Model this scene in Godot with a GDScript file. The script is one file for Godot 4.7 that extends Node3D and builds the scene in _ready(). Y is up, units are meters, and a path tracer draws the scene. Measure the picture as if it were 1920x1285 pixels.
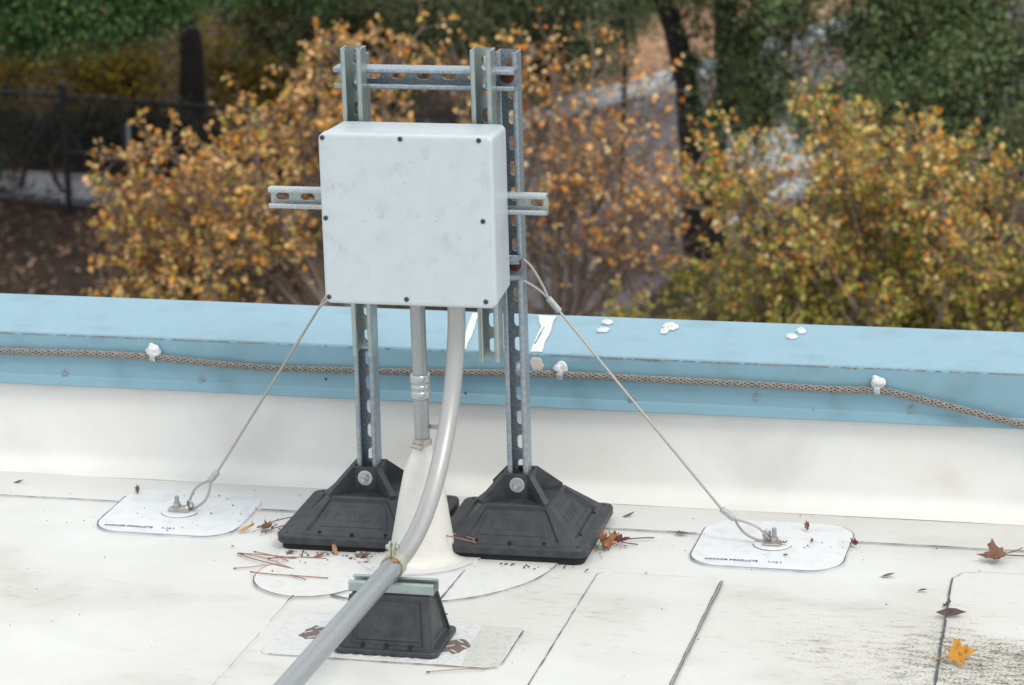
extends Node3D

var M := {}
const GY := -8.62

# ---------------------------------------------------------------- naming
func put(o: Node, parent: Node = null) -> void:
	(self if parent == null else parent).add_child(o, true)

func numbered(called: String) -> String:
	if not has_node(called):
		return called
	var i := 1
	while has_node("%s_%03d" % [called, i]):
		i += 1
	return "%s_%03d" % [called, i]

func tag(o: Node, label: String, category: String, group := "") -> void:
	if label: o.set_meta("label", label)
	if category: o.set_meta("category", category)
	if group: o.set_meta("group", group)

func thing(called: String, label: String, category: String, at := Vector3.ZERO, turn := 0.0, group := "") -> Node3D:
	var o := Node3D.new()
	o.name = numbered(called)
	put(o)
	o.position = at
	o.rotation.y = turn
	tag(o, label, category, group)
	return o

var counts := {}
func obj(called: String, mesh: Mesh, m: Material, parent: Node = null, xf := Transform3D()) -> MeshInstance3D:
	var o := MeshInstance3D.new()
	if parent == null:
		o.name = numbered(called)
	else:
		var key := str(parent.get_instance_id()) + called
		var n: int = counts.get(key, 0)
		counts[key] = n + 1
		o.name = called if n == 0 else "%s_%03d" % [called, n]
	o.mesh = mesh
	o.material_override = m
	o.transform = xf
	put(o, parent)
	return o

func structure(called: String, mesh: Mesh, m: Material, label := "") -> MeshInstance3D:
	var o := obj(called, mesh, m)
	o.set_meta("kind", "structure")
	if label: o.set_meta("label", label)
	return o

# ---------------------------------------------------------------- mesh helpers
func mb() -> SurfaceTool:
	var st := SurfaceTool.new()
	st.begin(Mesh.PRIMITIVE_TRIANGLES)
	st.set_smooth_group(-1)
	return st

func done(st: SurfaceTool) -> ArrayMesh:
	st.generate_normals()
	return st.commit()

func tri(st: SurfaceTool, a: Vector3, b: Vector3, c: Vector3) -> void:
	st.add_vertex(a); st.add_vertex(b); st.add_vertex(c)

func quad(st: SurfaceTool, a: Vector3, b: Vector3, c: Vector3, d: Vector3) -> void:
	tri(st, a, b, c); tri(st, a, c, d)

# rings of equal point count, joined; smooth group sg; caps fanned
func loft(st: SurfaceTool, rings: Array, sg := -1, cap0 := true, cap1 := true) -> void:
	st.set_smooth_group(sg)
	for i in rings.size() - 1:
		var a: PackedVector3Array = rings[i]
		var b: PackedVector3Array = rings[i + 1]
		var n := a.size()
		for k in n:
			var l := (k + 1) % n
			quad(st, a[k], b[k], b[l], a[l])
	st.set_smooth_group(-1)
	for e in 2:
		if (e == 0 and not cap0) or (e == 1 and not cap1):
			continue
		var r: PackedVector3Array = rings[0] if e == 0 else rings[rings.size() - 1]
		var c := Vector3.ZERO
		for p in r: c += p
		c /= r.size()
		for k in r.size():
			var l := (k + 1) % r.size()
			if e == 0: tri(st, c, r[k], r[l])
			else: tri(st, c, r[l], r[k])

func rrect(w: float, d: float, r: float, n := 5) -> PackedVector2Array:
	var out := PackedVector2Array()
	var cs := [Vector2(w / 2 - r, d / 2 - r), Vector2(-w / 2 + r, d / 2 - r), Vector2(-w / 2 + r, -d / 2 + r), Vector2(w / 2 - r, -d / 2 + r)]
	for q in 4:
		for i in n + 1:
			var t := (q + float(i) / n) * PI / 2
			out.append(cs[q] + Vector2(cos(t), sin(t)) * r)
	return out

func ring_xz(p: PackedVector2Array, y: float, c := Vector2.ZERO) -> PackedVector3Array:
	var out := PackedVector3Array()
	for v in p: out.append(Vector3(v.x + c.x, y, v.y + c.y))
	return out

func ring_xy(p: PackedVector2Array, z: float, c := Vector2.ZERO) -> PackedVector3Array:
	var out := PackedVector3Array()
	for v in p: out.append(Vector3(v.x + c.x, v.y + c.y, z))
	return out

func box(st: SurfaceTool, c: Vector3, s: Vector3, ch := 0.0) -> void:
	ch = minf(ch, minf(s.x, minf(s.y, s.z)) * 0.45)
	if ch <= 0.0:
		loft(st, [ring_xz(rrect(s.x, s.z, 0.00001, 1), c.y - s.y / 2, Vector2(c.x, c.z)), ring_xz(rrect(s.x, s.z, 0.00001, 1), c.y + s.y / 2, Vector2(c.x, c.z))])
		return
	var cc := Vector2(c.x, c.z)
	loft(st, [ring_xz(rrect(s.x - 2 * ch, s.z - 2 * ch, ch, 2), c.y - s.y / 2, cc), ring_xz(rrect(s.x, s.z, ch, 2), c.y - s.y / 2 + ch, cc), ring_xz(rrect(s.x, s.z, ch, 2), c.y + s.y / 2 - ch, cc), ring_xz(rrect(s.x - 2 * ch, s.z - 2 * ch, ch, 2), c.y + s.y / 2, cc)])

# profile: (radius, y) pairs turned round y
func lathe(st: SurfaceTool, profile: Array, sides := 20, sg := -1, xf := Transform3D()) -> void:
	var rings := []
	for p in profile:
		var r := PackedVector3Array()
		for i in sides:
			var t := TAU * i / sides
			r.append(xf * Vector3(cos(t) * p[0], p[1], sin(t) * p[0]))
		rings.append(r)
	loft(st, rings, sg)

func tube(st: SurfaceTool, pts: PackedVector3Array, radii, sides := 8, squash := 1.0, flat_dir := Vector3.UP) -> void:
	var rings := []
	var n := pts.size()
	var up := Vector3.UP
	for i in n:
		var d := (pts[mini(i + 1, n - 1)] - pts[maxi(i - 1, 0)]).normalized()
		if i == 0:
			up = flat_dir - d * flat_dir.dot(d)
			if up.length() < 0.05: up = Vector3.RIGHT - d * d.x
		else:
			up = up - d * up.dot(d)
		up = up.normalized()
		var side := d.cross(up)
		var r: float = radii if not (radii is Array or radii is PackedFloat32Array) else radii[i]
		var ring := PackedVector3Array()
		for k in sides:
			var t := TAU * k / sides
			ring.append(pts[i] + (side * cos(t) * squash + up * sin(t)) * r)
		rings.append(ring)
	loft(st, rings, 1)

func spline(ctrl: Array, per := 8) -> PackedVector3Array:
	var out := PackedVector3Array()
	var n := ctrl.size()
	for i in n - 1:
		var a: Vector3 = ctrl[maxi(i - 1, 0)]
		var b: Vector3 = ctrl[i]
		var c: Vector3 = ctrl[i + 1]
		var d: Vector3 = ctrl[mini(i + 2, n - 1)]
		for k in per:
			out.append(b.cubic_interpolate(c, a, d, float(k) / per))
	out.append(ctrl[n - 1])
	return out

func prism(st: SurfaceTool, poly: PackedVector2Array, y0: float, y1: float) -> void:
	# polygon in (x, z), pulled along y
	var n := poly.size()
	for i in n:
		var a := poly[i]; var b := poly[(i + 1) % n]
		quad(st, Vector3(a.x, y0, a.y), Vector3(a.x, y1, a.y), Vector3(b.x, y1, b.y), Vector3(b.x, y0, b.y))
	var ix := Geometry2D.triangulate_polygon(poly)
	for i in range(0, ix.size(), 3):
		var p := [poly[ix[i]], poly[ix[i + 1]], poly[ix[i + 2]]]
		tri(st, Vector3(p[0].x, y1, p[0].y), Vector3(p[1].x, y1, p[1].y), Vector3(p[2].x, y1, p[2].y))
		tri(st, Vector3(p[0].x, y0, p[0].y), Vector3(p[2].x, y0, p[2].y), Vector3(p[1].x, y0, p[1].y))

func v2(a: Array) -> PackedVector2Array:
	var out := PackedVector2Array()
	for p in a: out.append(Vector2(p[0], p[1]))
	return out

func v3(a: Array) -> Array:
	var out := []
	for p in a: out.append(Vector3(p[0], p[1], p[2]))
	return out

# irregular flat ribbon of grime following a path on the roof
func ribbon(st: SurfaceTool, path: Array, y: float, w0: float, w1: float, seed_ := 1, gaps := 0.0) -> void:
	var nz := FastNoiseLite.new()
	nz.seed = seed_; nz.frequency = 9.0; nz.fractal_octaves = 4
	var ctrl := []
	for p in path: ctrl.append(Vector3(p[0], y, p[1]))
	var pts := PackedVector3Array()
	for i in ctrl.size() - 1:
		var k := maxi(2, int(ctrl[i].distance_to(ctrl[i + 1]) / 0.004))
		for j in k: pts.append(ctrl[i].lerp(ctrl[i + 1], float(j) / k))
	pts.append(ctrl[ctrl.size() - 1])
	var L := []; var Rr := []; var keep := []
	for i in pts.size():
		var d := (pts[mini(i + 1, pts.size() - 1)] - pts[maxi(i - 1, 0)]).normalized()
		var s := Vector3(-d.z, 0, d.x)
		var f := float(i) / pts.size()
		var w: float = lerpf(w0, w1, f) * (0.55 + 0.9 * absf(nz.get_noise_2d(pts[i].x * 1.3, pts[i].z * 1.3) * 1.5))
		var j := nz.get_noise_2d(pts[i].x + 7.0, pts[i].z) * 0.0012
		L.append(pts[i] + s * (w / 2 + j)); Rr.append(pts[i] - s * (w / 2 - j))
		keep.append(nz.get_noise_2d(pts[i].x * 0.8 - 3.0, pts[i].z * 0.8) > gaps - 1.0)
	for i in pts.size() - 1:
		if keep[i]: quad(st, L[i], L[i + 1], Rr[i + 1], Rr[i])

# ---------------------------------------------------------------- materials
func lin(r: float, g: float, b: float) -> Color:
	return Color(r, g, b).linear_to_srgb()

func mat(c: Color, rough := 0.7, metal := 0.0) -> StandardMaterial3D:
	var m := StandardMaterial3D.new()
	m.albedo_color = c; m.roughness = rough; m.metallic = metal
	return m

func ntex(seed_: int, freq: float, ramp: Array, size := 512, type := FastNoiseLite.TYPE_SIMPLEX_SMOOTH, oct := 4) -> NoiseTexture2D:
	var t := NoiseTexture2D.new()
	var n := FastNoiseLite.new()
	n.seed = seed_; n.frequency = freq; n.noise_type = type; n.fractal_octaves = oct
	t.noise = n; t.width = size; t.height = size; t.seamless = true
	if ramp.size():
		var g := Gradient.new()
		var off := PackedFloat32Array(); var col := PackedColorArray()
		for e in ramp: off.append(e[0]); col.append(e[1])
		g.offsets = off; g.colors = col
		t.color_ramp = g
	return t

func gray(v: float) -> Color: return Color(v, v, v)

func tri_tex(m: StandardMaterial3D, t: Texture2D, s: float, world := false) -> StandardMaterial3D:
	m.albedo_texture = t
	m.uv1_triplanar = true; m.uv1_world_triplanar = world
	m.uv1_scale = Vector3(s, s, s)
	return m

func roof_texture() -> ImageTexture:
	# stains and grime of the membrane: 2.8 m by 1.4 m of roof, 1536 by 768 pixels
	var W := 1536; var H := 768
	var a := FastNoiseLite.new(); a.seed = 3; a.frequency = 2.2; a.fractal_octaves = 5
	var b := FastNoiseLite.new(); b.seed = 9; b.frequency = 34.0; b.fractal_octaves = 4
	var c := FastNoiseLite.new(); c.seed = 21; c.frequency = 170.0; c.fractal_octaves = 3
	var e := FastNoiseLite.new(); e.seed = 40; e.frequency = 1.1; e.fractal_octaves = 3
	var data := PackedByteArray(); data.resize(W * H * 3)
	var k := 0
	for j in H:
		var z := -0.3 + 1.4 * (j + 0.5) / H
		for i in W:
			var x := -1.4 + 2.8 * (i + 0.5) / W
			var n1 := a.get_noise_2d(x, z * 1.6)
			var n2 := b.get_noise_2d(x * 0.45, z * 1.5)
			# how dirty: the far right corner most, clean white round the flashings
			var dirt := 0.36 + 0.55 * e.get_noise_2d(x + 5.0, z)
			dirt += 0.75 * exp(-(pow((x - 1.0) / 0.26, 2) + pow((z - 0.55) / 0.22, 2)))
			dirt += 0.38 * exp(-(pow((x - 0.72) / 0.25, 2) + pow((z - 0.5) / 0.18, 2)))
			dirt += 0.25 * exp(-(pow((x + 0.5) / 0.3, 2) + pow((z + 0.22) / 0.05, 2)))
			dirt -= 0.75 * exp(-(pow((x + 0.75) / 0.36, 2) + pow((z - 0.02) / 0.2, 2)))
			dirt -= 0.5 * exp(-(pow((x - 0.5) / 0.34, 2) + pow((z - 0.05) / 0.2, 2)))
			dirt -= 0.4 * exp(-(pow((x + 0.35) / 0.3, 2) + pow((z - 0.3) / 0.1, 2)))
			dirt -= 0.55 * exp(-(pow((x - 1.02) / 0.1, 2) + pow((z - 0.36) / 0.05, 2)))
			dirt = clampf(dirt, 0.0, 1.2)
			var v := 1.0 - 0.10 * dirt * (1.0 + n1) - 0.05 * absf(n1)
			var streak := maxf(0.0, n2 + 0.22 * n1 - 0.26 + 0.22 * (dirt - 0.5))
			v -= streak * 0.26 * dirt
			var n3 := c.get_noise_2d(x * 0.7, z * 1.3)
			var speck := maxf(0.0, n3 + 0.5 * n2 + 0.55 * (dirt - 1.0) - 0.12)
			v -= minf(0.40, speck * 1.7) * smoothstep(0.5, 1.1, dirt)
			v += 0.012 * n3
			v = clampf(v, 0.12, 1.0)
			var warm := minf(1.0 - v, 0.2) * 0.20 + 0.016 * dirt
			data[k] = int(clampf(v * 255.0, 0, 255)); data[k + 1] = int(clampf((v - warm * 0.35) * 255.0, 0, 255)); data[k + 2] = int(clampf((v - warm * 1.15) * 255.0, 0, 255))
			k += 3
	return ImageTexture.create_from_image(Image.create_from_data(W, H, false, Image.FORMAT_RGB8, data))

func box_texture() -> ImageTexture:
	var S := 512
	var a := FastNoiseLite.new(); a.seed = 11; a.frequency = 0.011; a.fractal_octaves = 3
	var b := FastNoiseLite.new(); b.seed = 12; b.frequency = 0.05; b.fractal_octaves = 4
	var im := Image.create(S, S, false, Image.FORMAT_RGB8)
	for j in S:
		for i in S:
			var n := a.get_noise_2d(i * 0.9, j * 1.1)
			var m := b.get_noise_2d(i * 1.5, j * 0.5)
			var v := 0.985 - 0.02 * b.get_noise_2d(i * 0.3, j * 0.3)
			var blot := clampf((n - 0.26) * 3.0, 0, 1) * 0.035
			var drip := clampf((m + 0.45 * n - 0.42) * 3.0, 0, 1) * 0.05
			v -= blot + drip
			im.set_pixel(i, j, Color(v - blot * 0.1, v, v - blot * 0.3))
	return ImageTexture.create_from_image(im)

func make_materials() -> void:
	M.roof = mat(lin(0.665, 0.67, 0.655), 0.62)
	M.roof.albedo_texture = roof_texture()
	M.patch = tri_tex(mat(lin(0.69, 0.71, 0.72), 0.5), ntex(5, 0.012, [[0.0, gray(0.93)], [0.5, gray(1.0)], [0.8, gray(0.985)], [1.0, gray(0.95)]]), 2.5)
	M.wallskin = tri_tex(mat(lin(0.765, 0.765, 0.745), 0.6), ntex(6, 0.006, [[0.0, Color(0.93, 0.925, 0.915)], [0.45, Color(1, 1, 1)], [0.75, Color(0.99, 0.985, 0.975)], [1.0, Color(0.93, 0.915, 0.89)]], 512, FastNoiseLite.TYPE_SIMPLEX_SMOOTH, 6), 0.9)
	M.roofpatch = tri_tex(mat(lin(0.65, 0.655, 0.64), 0.6), ntex(62, 0.012, [[0.0, gray(0.94)], [0.5, gray(1.0)], [1.0, gray(0.97)]]), 3.0)
	M.boot = tri_tex(mat(lin(0.72, 0.705, 0.66), 0.55), ntex(7, 0.01, [[0.0, gray(0.94)], [0.5, gray(1.0)], [1.0, gray(0.97)]]), 3.0)
	M.grime = mat(lin(0.085, 0.085, 0.095), 0.9)
	M.grime2 = mat(lin(0.30, 0.29, 0.28), 0.9)
	M.graypad = tri_tex(mat(lin(0.52, 0.53, 0.49), 0.7), ntex(15, 0.02, [[0.0, gray(0.9)], [0.5, gray(1.0)], [1.0, Color(1.0, 0.98, 0.93)]]), 5.0)
	M.pad = tri_tex(mat(lin(0.60, 0.61, 0.60), 0.6), ntex(55, 0.02, [[0.0, gray(0.9)], [0.5, gray(1.0)], [1.0, gray(0.97)]]), 4.0)
	M.worn = tri_tex(mat(lin(0.23, 0.185, 0.16), 0.9), ntex(16, 0.04, [[0.0, gray(0.7)], [1.0, gray(1.0)]]), 6.0)
	M.blue = tri_tex(mat(lin(0.208, 0.374, 0.458), 0.36), ntex(17, 0.010, [[0.0, gray(0.91)], [0.4, gray(0.985)], [0.6, gray(1.0)], [0.85, gray(0.97)], [1.0, Color(0.97, 0.95, 0.93)]], 512, FastNoiseLite.TYPE_SIMPLEX_SMOOTH, 5), 1.3)
	M.chip = tri_tex(mat(lin(0.30, 0.24, 0.21), 0.9), ntex(18, 0.03, [[0.0, Color(0.5, 0.45, 0.42)], [0.5, Color(1, 0.9, 0.85)], [1.0, Color(1, 1, 1)]]), 4.0)
	M.sealant = tri_tex(mat(lin(0.68, 0.69, 0.69), 0.5), ntex(58, 0.02, [[0.0, gray(0.86)], [0.5, gray(1.0)], [1.0, gray(0.97)]]), 12.0)
	M.tan = mat(lin(0.55, 0.53, 0.49), 0.7)
	var spang := ntex(19, 0.035, [[0.0, gray(0.72)], [0.4, gray(0.86)], [0.7, gray(0.93)], [1.0, gray(1.0)]], 512, FastNoiseLite.TYPE_CELLULAR, 3)
	M.galv = tri_tex(mat(lin(0.42, 0.49, 0.54), 0.42, 0.55), spang, 9.0)
	M.galv2 = tri_tex(mat(lin(0.40, 0.465, 0.465), 0.34, 0.65), ntex(20, 0.01, [[0.0, Color(0.86, 0.9, 0.86)], [0.5, gray(0.97)], [1.0, Color(1, 1, 0.95)]]), 4.0)
	M.galvbright = tri_tex(mat(lin(0.60, 0.65, 0.66), 0.38, 0.5), spang, 12.0)
	M.pipe = tri_tex(mat(lin(0.40, 0.42, 0.425), 0.42, 0.6), ntex(22, 0.04, [[0.0, gray(0.88)], [0.5, gray(0.96)], [1.0, gray(1.0)]]), 9.0)
	M.pipe2 = tri_tex(mat(lin(0.46, 0.46, 0.45), 0.42, 0.5), ntex(23, 0.05, [[0.0, gray(0.9)], [0.5, gray(0.97)], [1.0, gray(1.0)]]), 12.0)
	M.rust = tri_tex(mat(lin(0.5, 0.42, 0.36), 0.8, 0.1), ntex(24, 0.02, [[0.0, Color(0.95, 0.9, 0.85)], [0.42, Color(0.85, 0.72, 0.62)], [0.5, Color(0.80, 0.42, 0.24)], [1.0, Color(0.62, 0.27, 0.15)]]), 10.0)
	M.redrust = mat(lin(0.12, 0.03, 0.022), 0.8)
	M.zinc = mat(lin(0.44, 0.48, 0.48), 0.30, 0.7)
	M.zincyellow = mat(lin(0.50, 0.54, 0.40), 0.4, 0.45)
	M.steel = mat(lin(0.46, 0.44, 0.40), 0.33, 0.75)
	M.cable = tri_tex(mat(lin(0.335, 0.31, 0.28), 0.5, 0.3), ntex(59, 0.02, [[0.0, gray(0.6)], [0.5, gray(0.95)], [1.0, gray(1.0)]]), 9.0)
	M.cablecore = mat(lin(0.05, 0.047, 0.045), 0.8)
	M.wire = mat(lin(0.42, 0.40, 0.365), 0.45, 0.4)
	M.black = tri_tex(mat(lin(0.045, 0.050, 0.057), 0.48), ntex(25, 0.012, [[0.0, gray(0.78)], [0.45, gray(0.86)], [0.7, Color(1.0, 1.0, 1.0)], [1.0, Color(1.0, 0.99, 0.96)]], 512, FastNoiseLite.TYPE_SIMPLEX_SMOOTH, 6), 4.0)
	M.rubber = mat(lin(0.012, 0.012, 0.014), 0.85)
	M.cover = tri_tex(mat(lin(0.525, 0.585, 0.62), 0.42), box_texture(), 2.4)
	M.ink = mat(lin(0.03, 0.04, 0.12), 0.7)
	M.screw = mat(lin(0.10, 0.105, 0.115), 0.4, 0.6)
	M.bark = tri_tex(mat(lin(0.035, 0.028, 0.024), 0.95), ntex(26, 0.03, [[0.0, gray(0.5)], [1.0, gray(1.0)]]), 1.0)
	M.palebark = tri_tex(mat(lin(0.36, 0.28, 0.22), 0.9), ntex(27, 0.03, [[0.0, gray(0.6)], [1.0, gray(1.0)]]), 2.0)
	M.ironblack = mat(lin(0.010, 0.012, 0.017), 0.5)
	M.asphalt = tri_tex(mat(lin(0.125, 0.11, 0.117), 0.9), ntex(28, 0.02, [[0.0, gray(0.8)], [1.0, gray(1.0)]]), 0.15, true)
	M.concrete = tri_tex(mat(lin(0.40, 0.41, 0.43), 0.85), ntex(29, 0.02, [[0.0, gray(0.85)], [1.0, gray(1.0)]]), 0.3, true)
	M.palepath = tri_tex(mat(lin(0.50, 0.53, 0.58), 0.8), ntex(56, 0.05, [[0.0, gray(0.22)], [0.45, gray(0.4)], [0.56, gray(1.0)], [1.0, gray(1.0)]]), 0.5, true)
	M.kerb = tri_tex(mat(lin(0.42, 0.45, 0.48), 0.8), ntex(57, 0.02, [[0.0, gray(0.85)], [1.0, gray(1.0)]]), 0.4, true)
	M.leafy = mat(Color(1, 1, 1), 0.75)
	M.leafy.vertex_color_use_as_albedo = true
	M.leafy.metallic_specular = 0.18
	M.leafy.backlight = Color(0.9, 0.88, 0.75)
	M.oakleaf = mat(Color(1, 1, 1), 0.55)
	M.oakleaf.vertex_color_use_as_albedo = true
	M.oakleaf.metallic_specular = 0.22
	M.oakleaf.backlight = Color(0.35, 0.4, 0.25)
	M.ground = mat(Color(1, 1, 1), 0.95)
	M.ground.vertex_color_use_as_albedo = true
	M.ground.metallic_specular = 0.2
	M.ground.albedo_texture = ntex(30, 0.03, [[0.0, gray(0.62)], [0.5, gray(0.9)], [1.0, gray(1.0)]], 512, FastNoiseLite.TYPE_SIMPLEX_SMOOTH, 6)
	M.ground.uv1_triplanar = true; M.ground.uv1_world_triplanar = true; M.ground.uv1_scale = Vector3.ONE * 0.25

# ---------------------------------------------------------------- slotted strut channel
const SW := 0.0413
const ST := 0.0026

func stadium(r: float, h: float, t: float) -> Vector2:
	var c := cos(t); var s := sin(t)
	if absf(c) > 1e-6:
		var q := r / absf(c)
		if absf(q * s) <= h: return Vector2(c, s) * q
	var cy := h if s > 0 else -h
	var bq := s * cy
	var q2 := bq + sqrt(maxf(0.0, bq * bq - (h * h - r * r)))
	return Vector2(c, s) * q2

func to_rect(w: float, h: float, t: float) -> Vector2:
	var c := cos(t); var s := sin(t)
	var q := minf(w / maxf(absf(c), 1e-6), h / maxf(absf(s), 1e-6))
	return Vector2(c, s) * q

# channel along +y from 0 to L, back at z = 0, open towards +z
func channel(L: float, D: float, first := 0.0254, slots := true) -> ArrayMesh:
	var st := mb()
	var hw := SW / 2
	var ret := 0.0075 if D > 0.03 else 0.005
	for s in [1.0, -1.0]:
		var r := 0.004
		var pts := [[hw, 0.0015], [hw, D - r]]
		for i in range(1, 5):
			var t := PI / 2 * i / 4
			pts.append([hw - r + r * cos(t), D - r + r * sin(t)])
		pts += [[hw - 0.0075, D], [hw - 0.0095, D - 0.0015], [hw - 0.0095, D - ret], [hw - 0.0095 + ST, D - ret], [hw - 0.0095 + ST, D - ST], [hw - ST - 0.001, D - ST], [hw - ST, D - ST - 0.001], [hw - ST, 0.0], [hw - 0.0015, 0.0]]
		var poly := PackedVector2Array()
		for p in pts: poly.append(Vector2(p[0] * s, p[1]))
		prism(st, poly, 0.0, L)
	var iw := hw - ST
	var y := 0.0
	var pitch := 0.0508
	if slots:
		var cells := []
		var c := first
		while c - pitch / 2 < L:
			cells.append(c); c += pitch
		for cy in cells:
			var lo: float = maxf(0.0, cy - pitch / 2)
			var hi: float = minf(L, cy + pitch / 2)
			if lo > y + 0.0001: pass
			var r := 0.0072; var h := 0.0072
			if lo > cy - 0.0165 or hi < cy + 0.0165:
				quad(st, Vector3(-iw, lo, 0), Vector3(-iw, hi, 0), Vector3(iw, hi, 0), Vector3(iw, lo, 0))
				quad(st, Vector3(-iw, lo, ST), Vector3(iw, lo, ST), Vector3(iw, hi, ST), Vector3(-iw, hi, ST))
				y = hi
				continue
			var ang := []
			for i in 20: ang.append(TAU * i / 20 + 0.003)
			var up: float = hi - cy; var dn: float = cy - lo
			for q in [[iw, up], [-iw, up], [-iw, -dn], [iw, -dn]]: ang.append(fposmod(atan2(q[1], q[0]), TAU))
			ang.sort()
			for i in ang.size():
				var t0: float = ang[i]; var t1: float = ang[(i + 1) % ang.size()]
				var o0 := to_rect(iw, up if sin(t0) > 0 else dn, t0); var o1 := to_rect(iw, up if sin(t1) > 0 else dn, t1)
				var i0 := stadium(r, h, t0); var i1 := stadium(r, h, t1)
				var P := func(v: Vector2, z: float) -> Vector3: return Vector3(v.x, v.y + cy, z)
				quad(st, P.call(i0, 0.0), P.call(i1, 0.0), P.call(o1, 0.0), P.call(o0, 0.0))
				quad(st, P.call(i0, ST), P.call(o0, ST), P.call(o1, ST), P.call(i1, ST))
				quad(st, P.call(i0, 0.0), P.call(i0, ST), P.call(i1, ST), P.call(i1, 0.0))
			y = hi
	else:
		box(st, Vector3(0, L / 2, ST / 2), Vector3(iw * 2, L, ST))
	return done(st)

# a channel lying along +x, open towards +z, centre line at y
func along_x(x0: float, y: float, z_back: float) -> Transform3D:
	return Transform3D(Basis(Vector3(0, -1, 0), Vector3(1, 0, 0), Vector3(0, 0, 1)), Vector3(x0, y, z_back))

func upright_xf(x: float, y0: float, z_back: float) -> Transform3D:
	return Transform3D(Basis(), Vector3(x, y0, z_back))

func hex_bolt(r: float, h: float, stud := 0.0) -> ArrayMesh:
	# pointing +y: washer, hexagon head, stud end
	var st := mb()
	lathe(st, [[r * 1.5, 0.0], [r * 1.5, r * 0.22], [r * 1.4, r * 0.3]], 20, -1)
	lathe(st, [[r, r * 0.3], [r, h * 0.85], [r * 0.86, h]], 6, -1)
	if stud > 0.0:
		lathe(st, [[r * 0.55, h], [r * 0.55, h + stud - 0.001], [r * 0.45, h + stud]], 12, -1)
	return done(st)

func facing_z(at: Vector3) -> Transform3D:   # +y of the mesh turned to +z
	return Transform3D(Basis(Vector3(1, 0, 0), Vector3(0, 0, 1), Vector3(0, -1, 0)), at)

func text_mesh(s: String, size: float, depth: float, font := "Droid Sans", weight := 700, italic := false) -> TextMesh:
	var f := SystemFont.new()
	f.font_names = PackedStringArray([font]); f.font_weight = weight; f.font_italic = italic
	var t := TextMesh.new()
	t.text = s; t.font = f; t.font_size = 32; t.pixel_size = size / 32.0; t.depth = depth; t.curve_step = 1.0
	return t

# four sloping faces with a recessed panel in each; bottom (w0, d0) at y0, top (w1, d1) at y1
func panelled(st: SurfaceTool, w0: float, d0: float, y0: float, w1: float, d1: float, y1: float, inset: Vector4, deep: float, raised := 0.0012, fill := 0.14) -> Array:
	var lo := [Vector3(-w0, y0, d0) / 1.0, Vector3(w0, y0, d0), Vector3(w0, y0, -d0), Vector3(-w0, y0, -d0)]
	var hi := [Vector3(-w1, y1, d1), Vector3(w1, y1, d1), Vector3(w1, y1, -d1), Vector3(-w1, y1, -d1)]
	var frames := []
	for k in 4:
		var A: Vector3 = lo[k]; var B: Vector3 = lo[(k + 1) % 4]; var C: Vector3 = hi[(k + 1) % 4]; var D: Vector3 = hi[k]
		var nrm := (B - A).cross(D - A).normalized()
		var P := func(u: float, v: float, off: float) -> Vector3: return A.lerp(B, u).lerp(D.lerp(C, u), v) + nrm * off
		var a0 := [[0.0, 0.0], [1.0, 0.0], [1.0, 1.0], [0.0, 1.0]]
		var a1 := [[inset.x, inset.z], [1 - inset.x, inset.z], [1 - inset.y, 1 - inset.w], [inset.y, 1 - inset.w]]
		var e := 0.025
		var a2 := [[a1[0][0] + e, a1[0][1] + e], [a1[1][0] - e, a1[1][1] + e], [a1[2][0] - e, a1[2][1] - e * 3], [a1[3][0] + e, a1[3][1] - e * 3]]
		var g := fill
		var a3 := [[a2[0][0] + g * 0.45, a2[0][1] + g], [a2[1][0] - g * 0.45, a2[1][1] + g], [a2[2][0] - g * 0.35, a2[2][1] - g * 0.8], [a2[3][0] + g * 0.35, a2[3][1] - g * 0.8]]
		var a4 := []
		for q in 4: a4.append([lerpf(a3[q][0], 0.5, 0.03), lerpf(a3[q][1], 0.5, 0.05)])
		var sets := [[a0, 0.0], [a1, 0.0], [a2, -deep], [a3, -deep], [a4, -deep + raised]]
		for s in sets.size() - 1:
			var p: Array = sets[s][0]; var q: Array = sets[s + 1][0]
			for i in 4:
				var j := (i + 1) % 4
				quad(st, P.call(p[i][0], p[i][1], sets[s][1]), P.call(q[i][0], q[i][1], sets[s + 1][1]), P.call(q[j][0], q[j][1], sets[s + 1][1]), P.call(p[j][0], p[j][1], sets[s][1]))
		quad(st, P.call(a4[0][0], a4[0][1], -deep + raised), P.call(a4[3][0], a4[3][1], -deep + raised), P.call(a4[2][0], a4[2][1], -deep + raised), P.call(a4[1][0], a4[1][1], -deep + raised))
		var up := (D.lerp(C, 0.5) - A.lerp(B, 0.5)).normalized()
		frames.append(Transform3D(Basis((B - A).normalized(), up, nrm), P.call(0.5, 0.5, -deep + raised)))
	return frames

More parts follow.
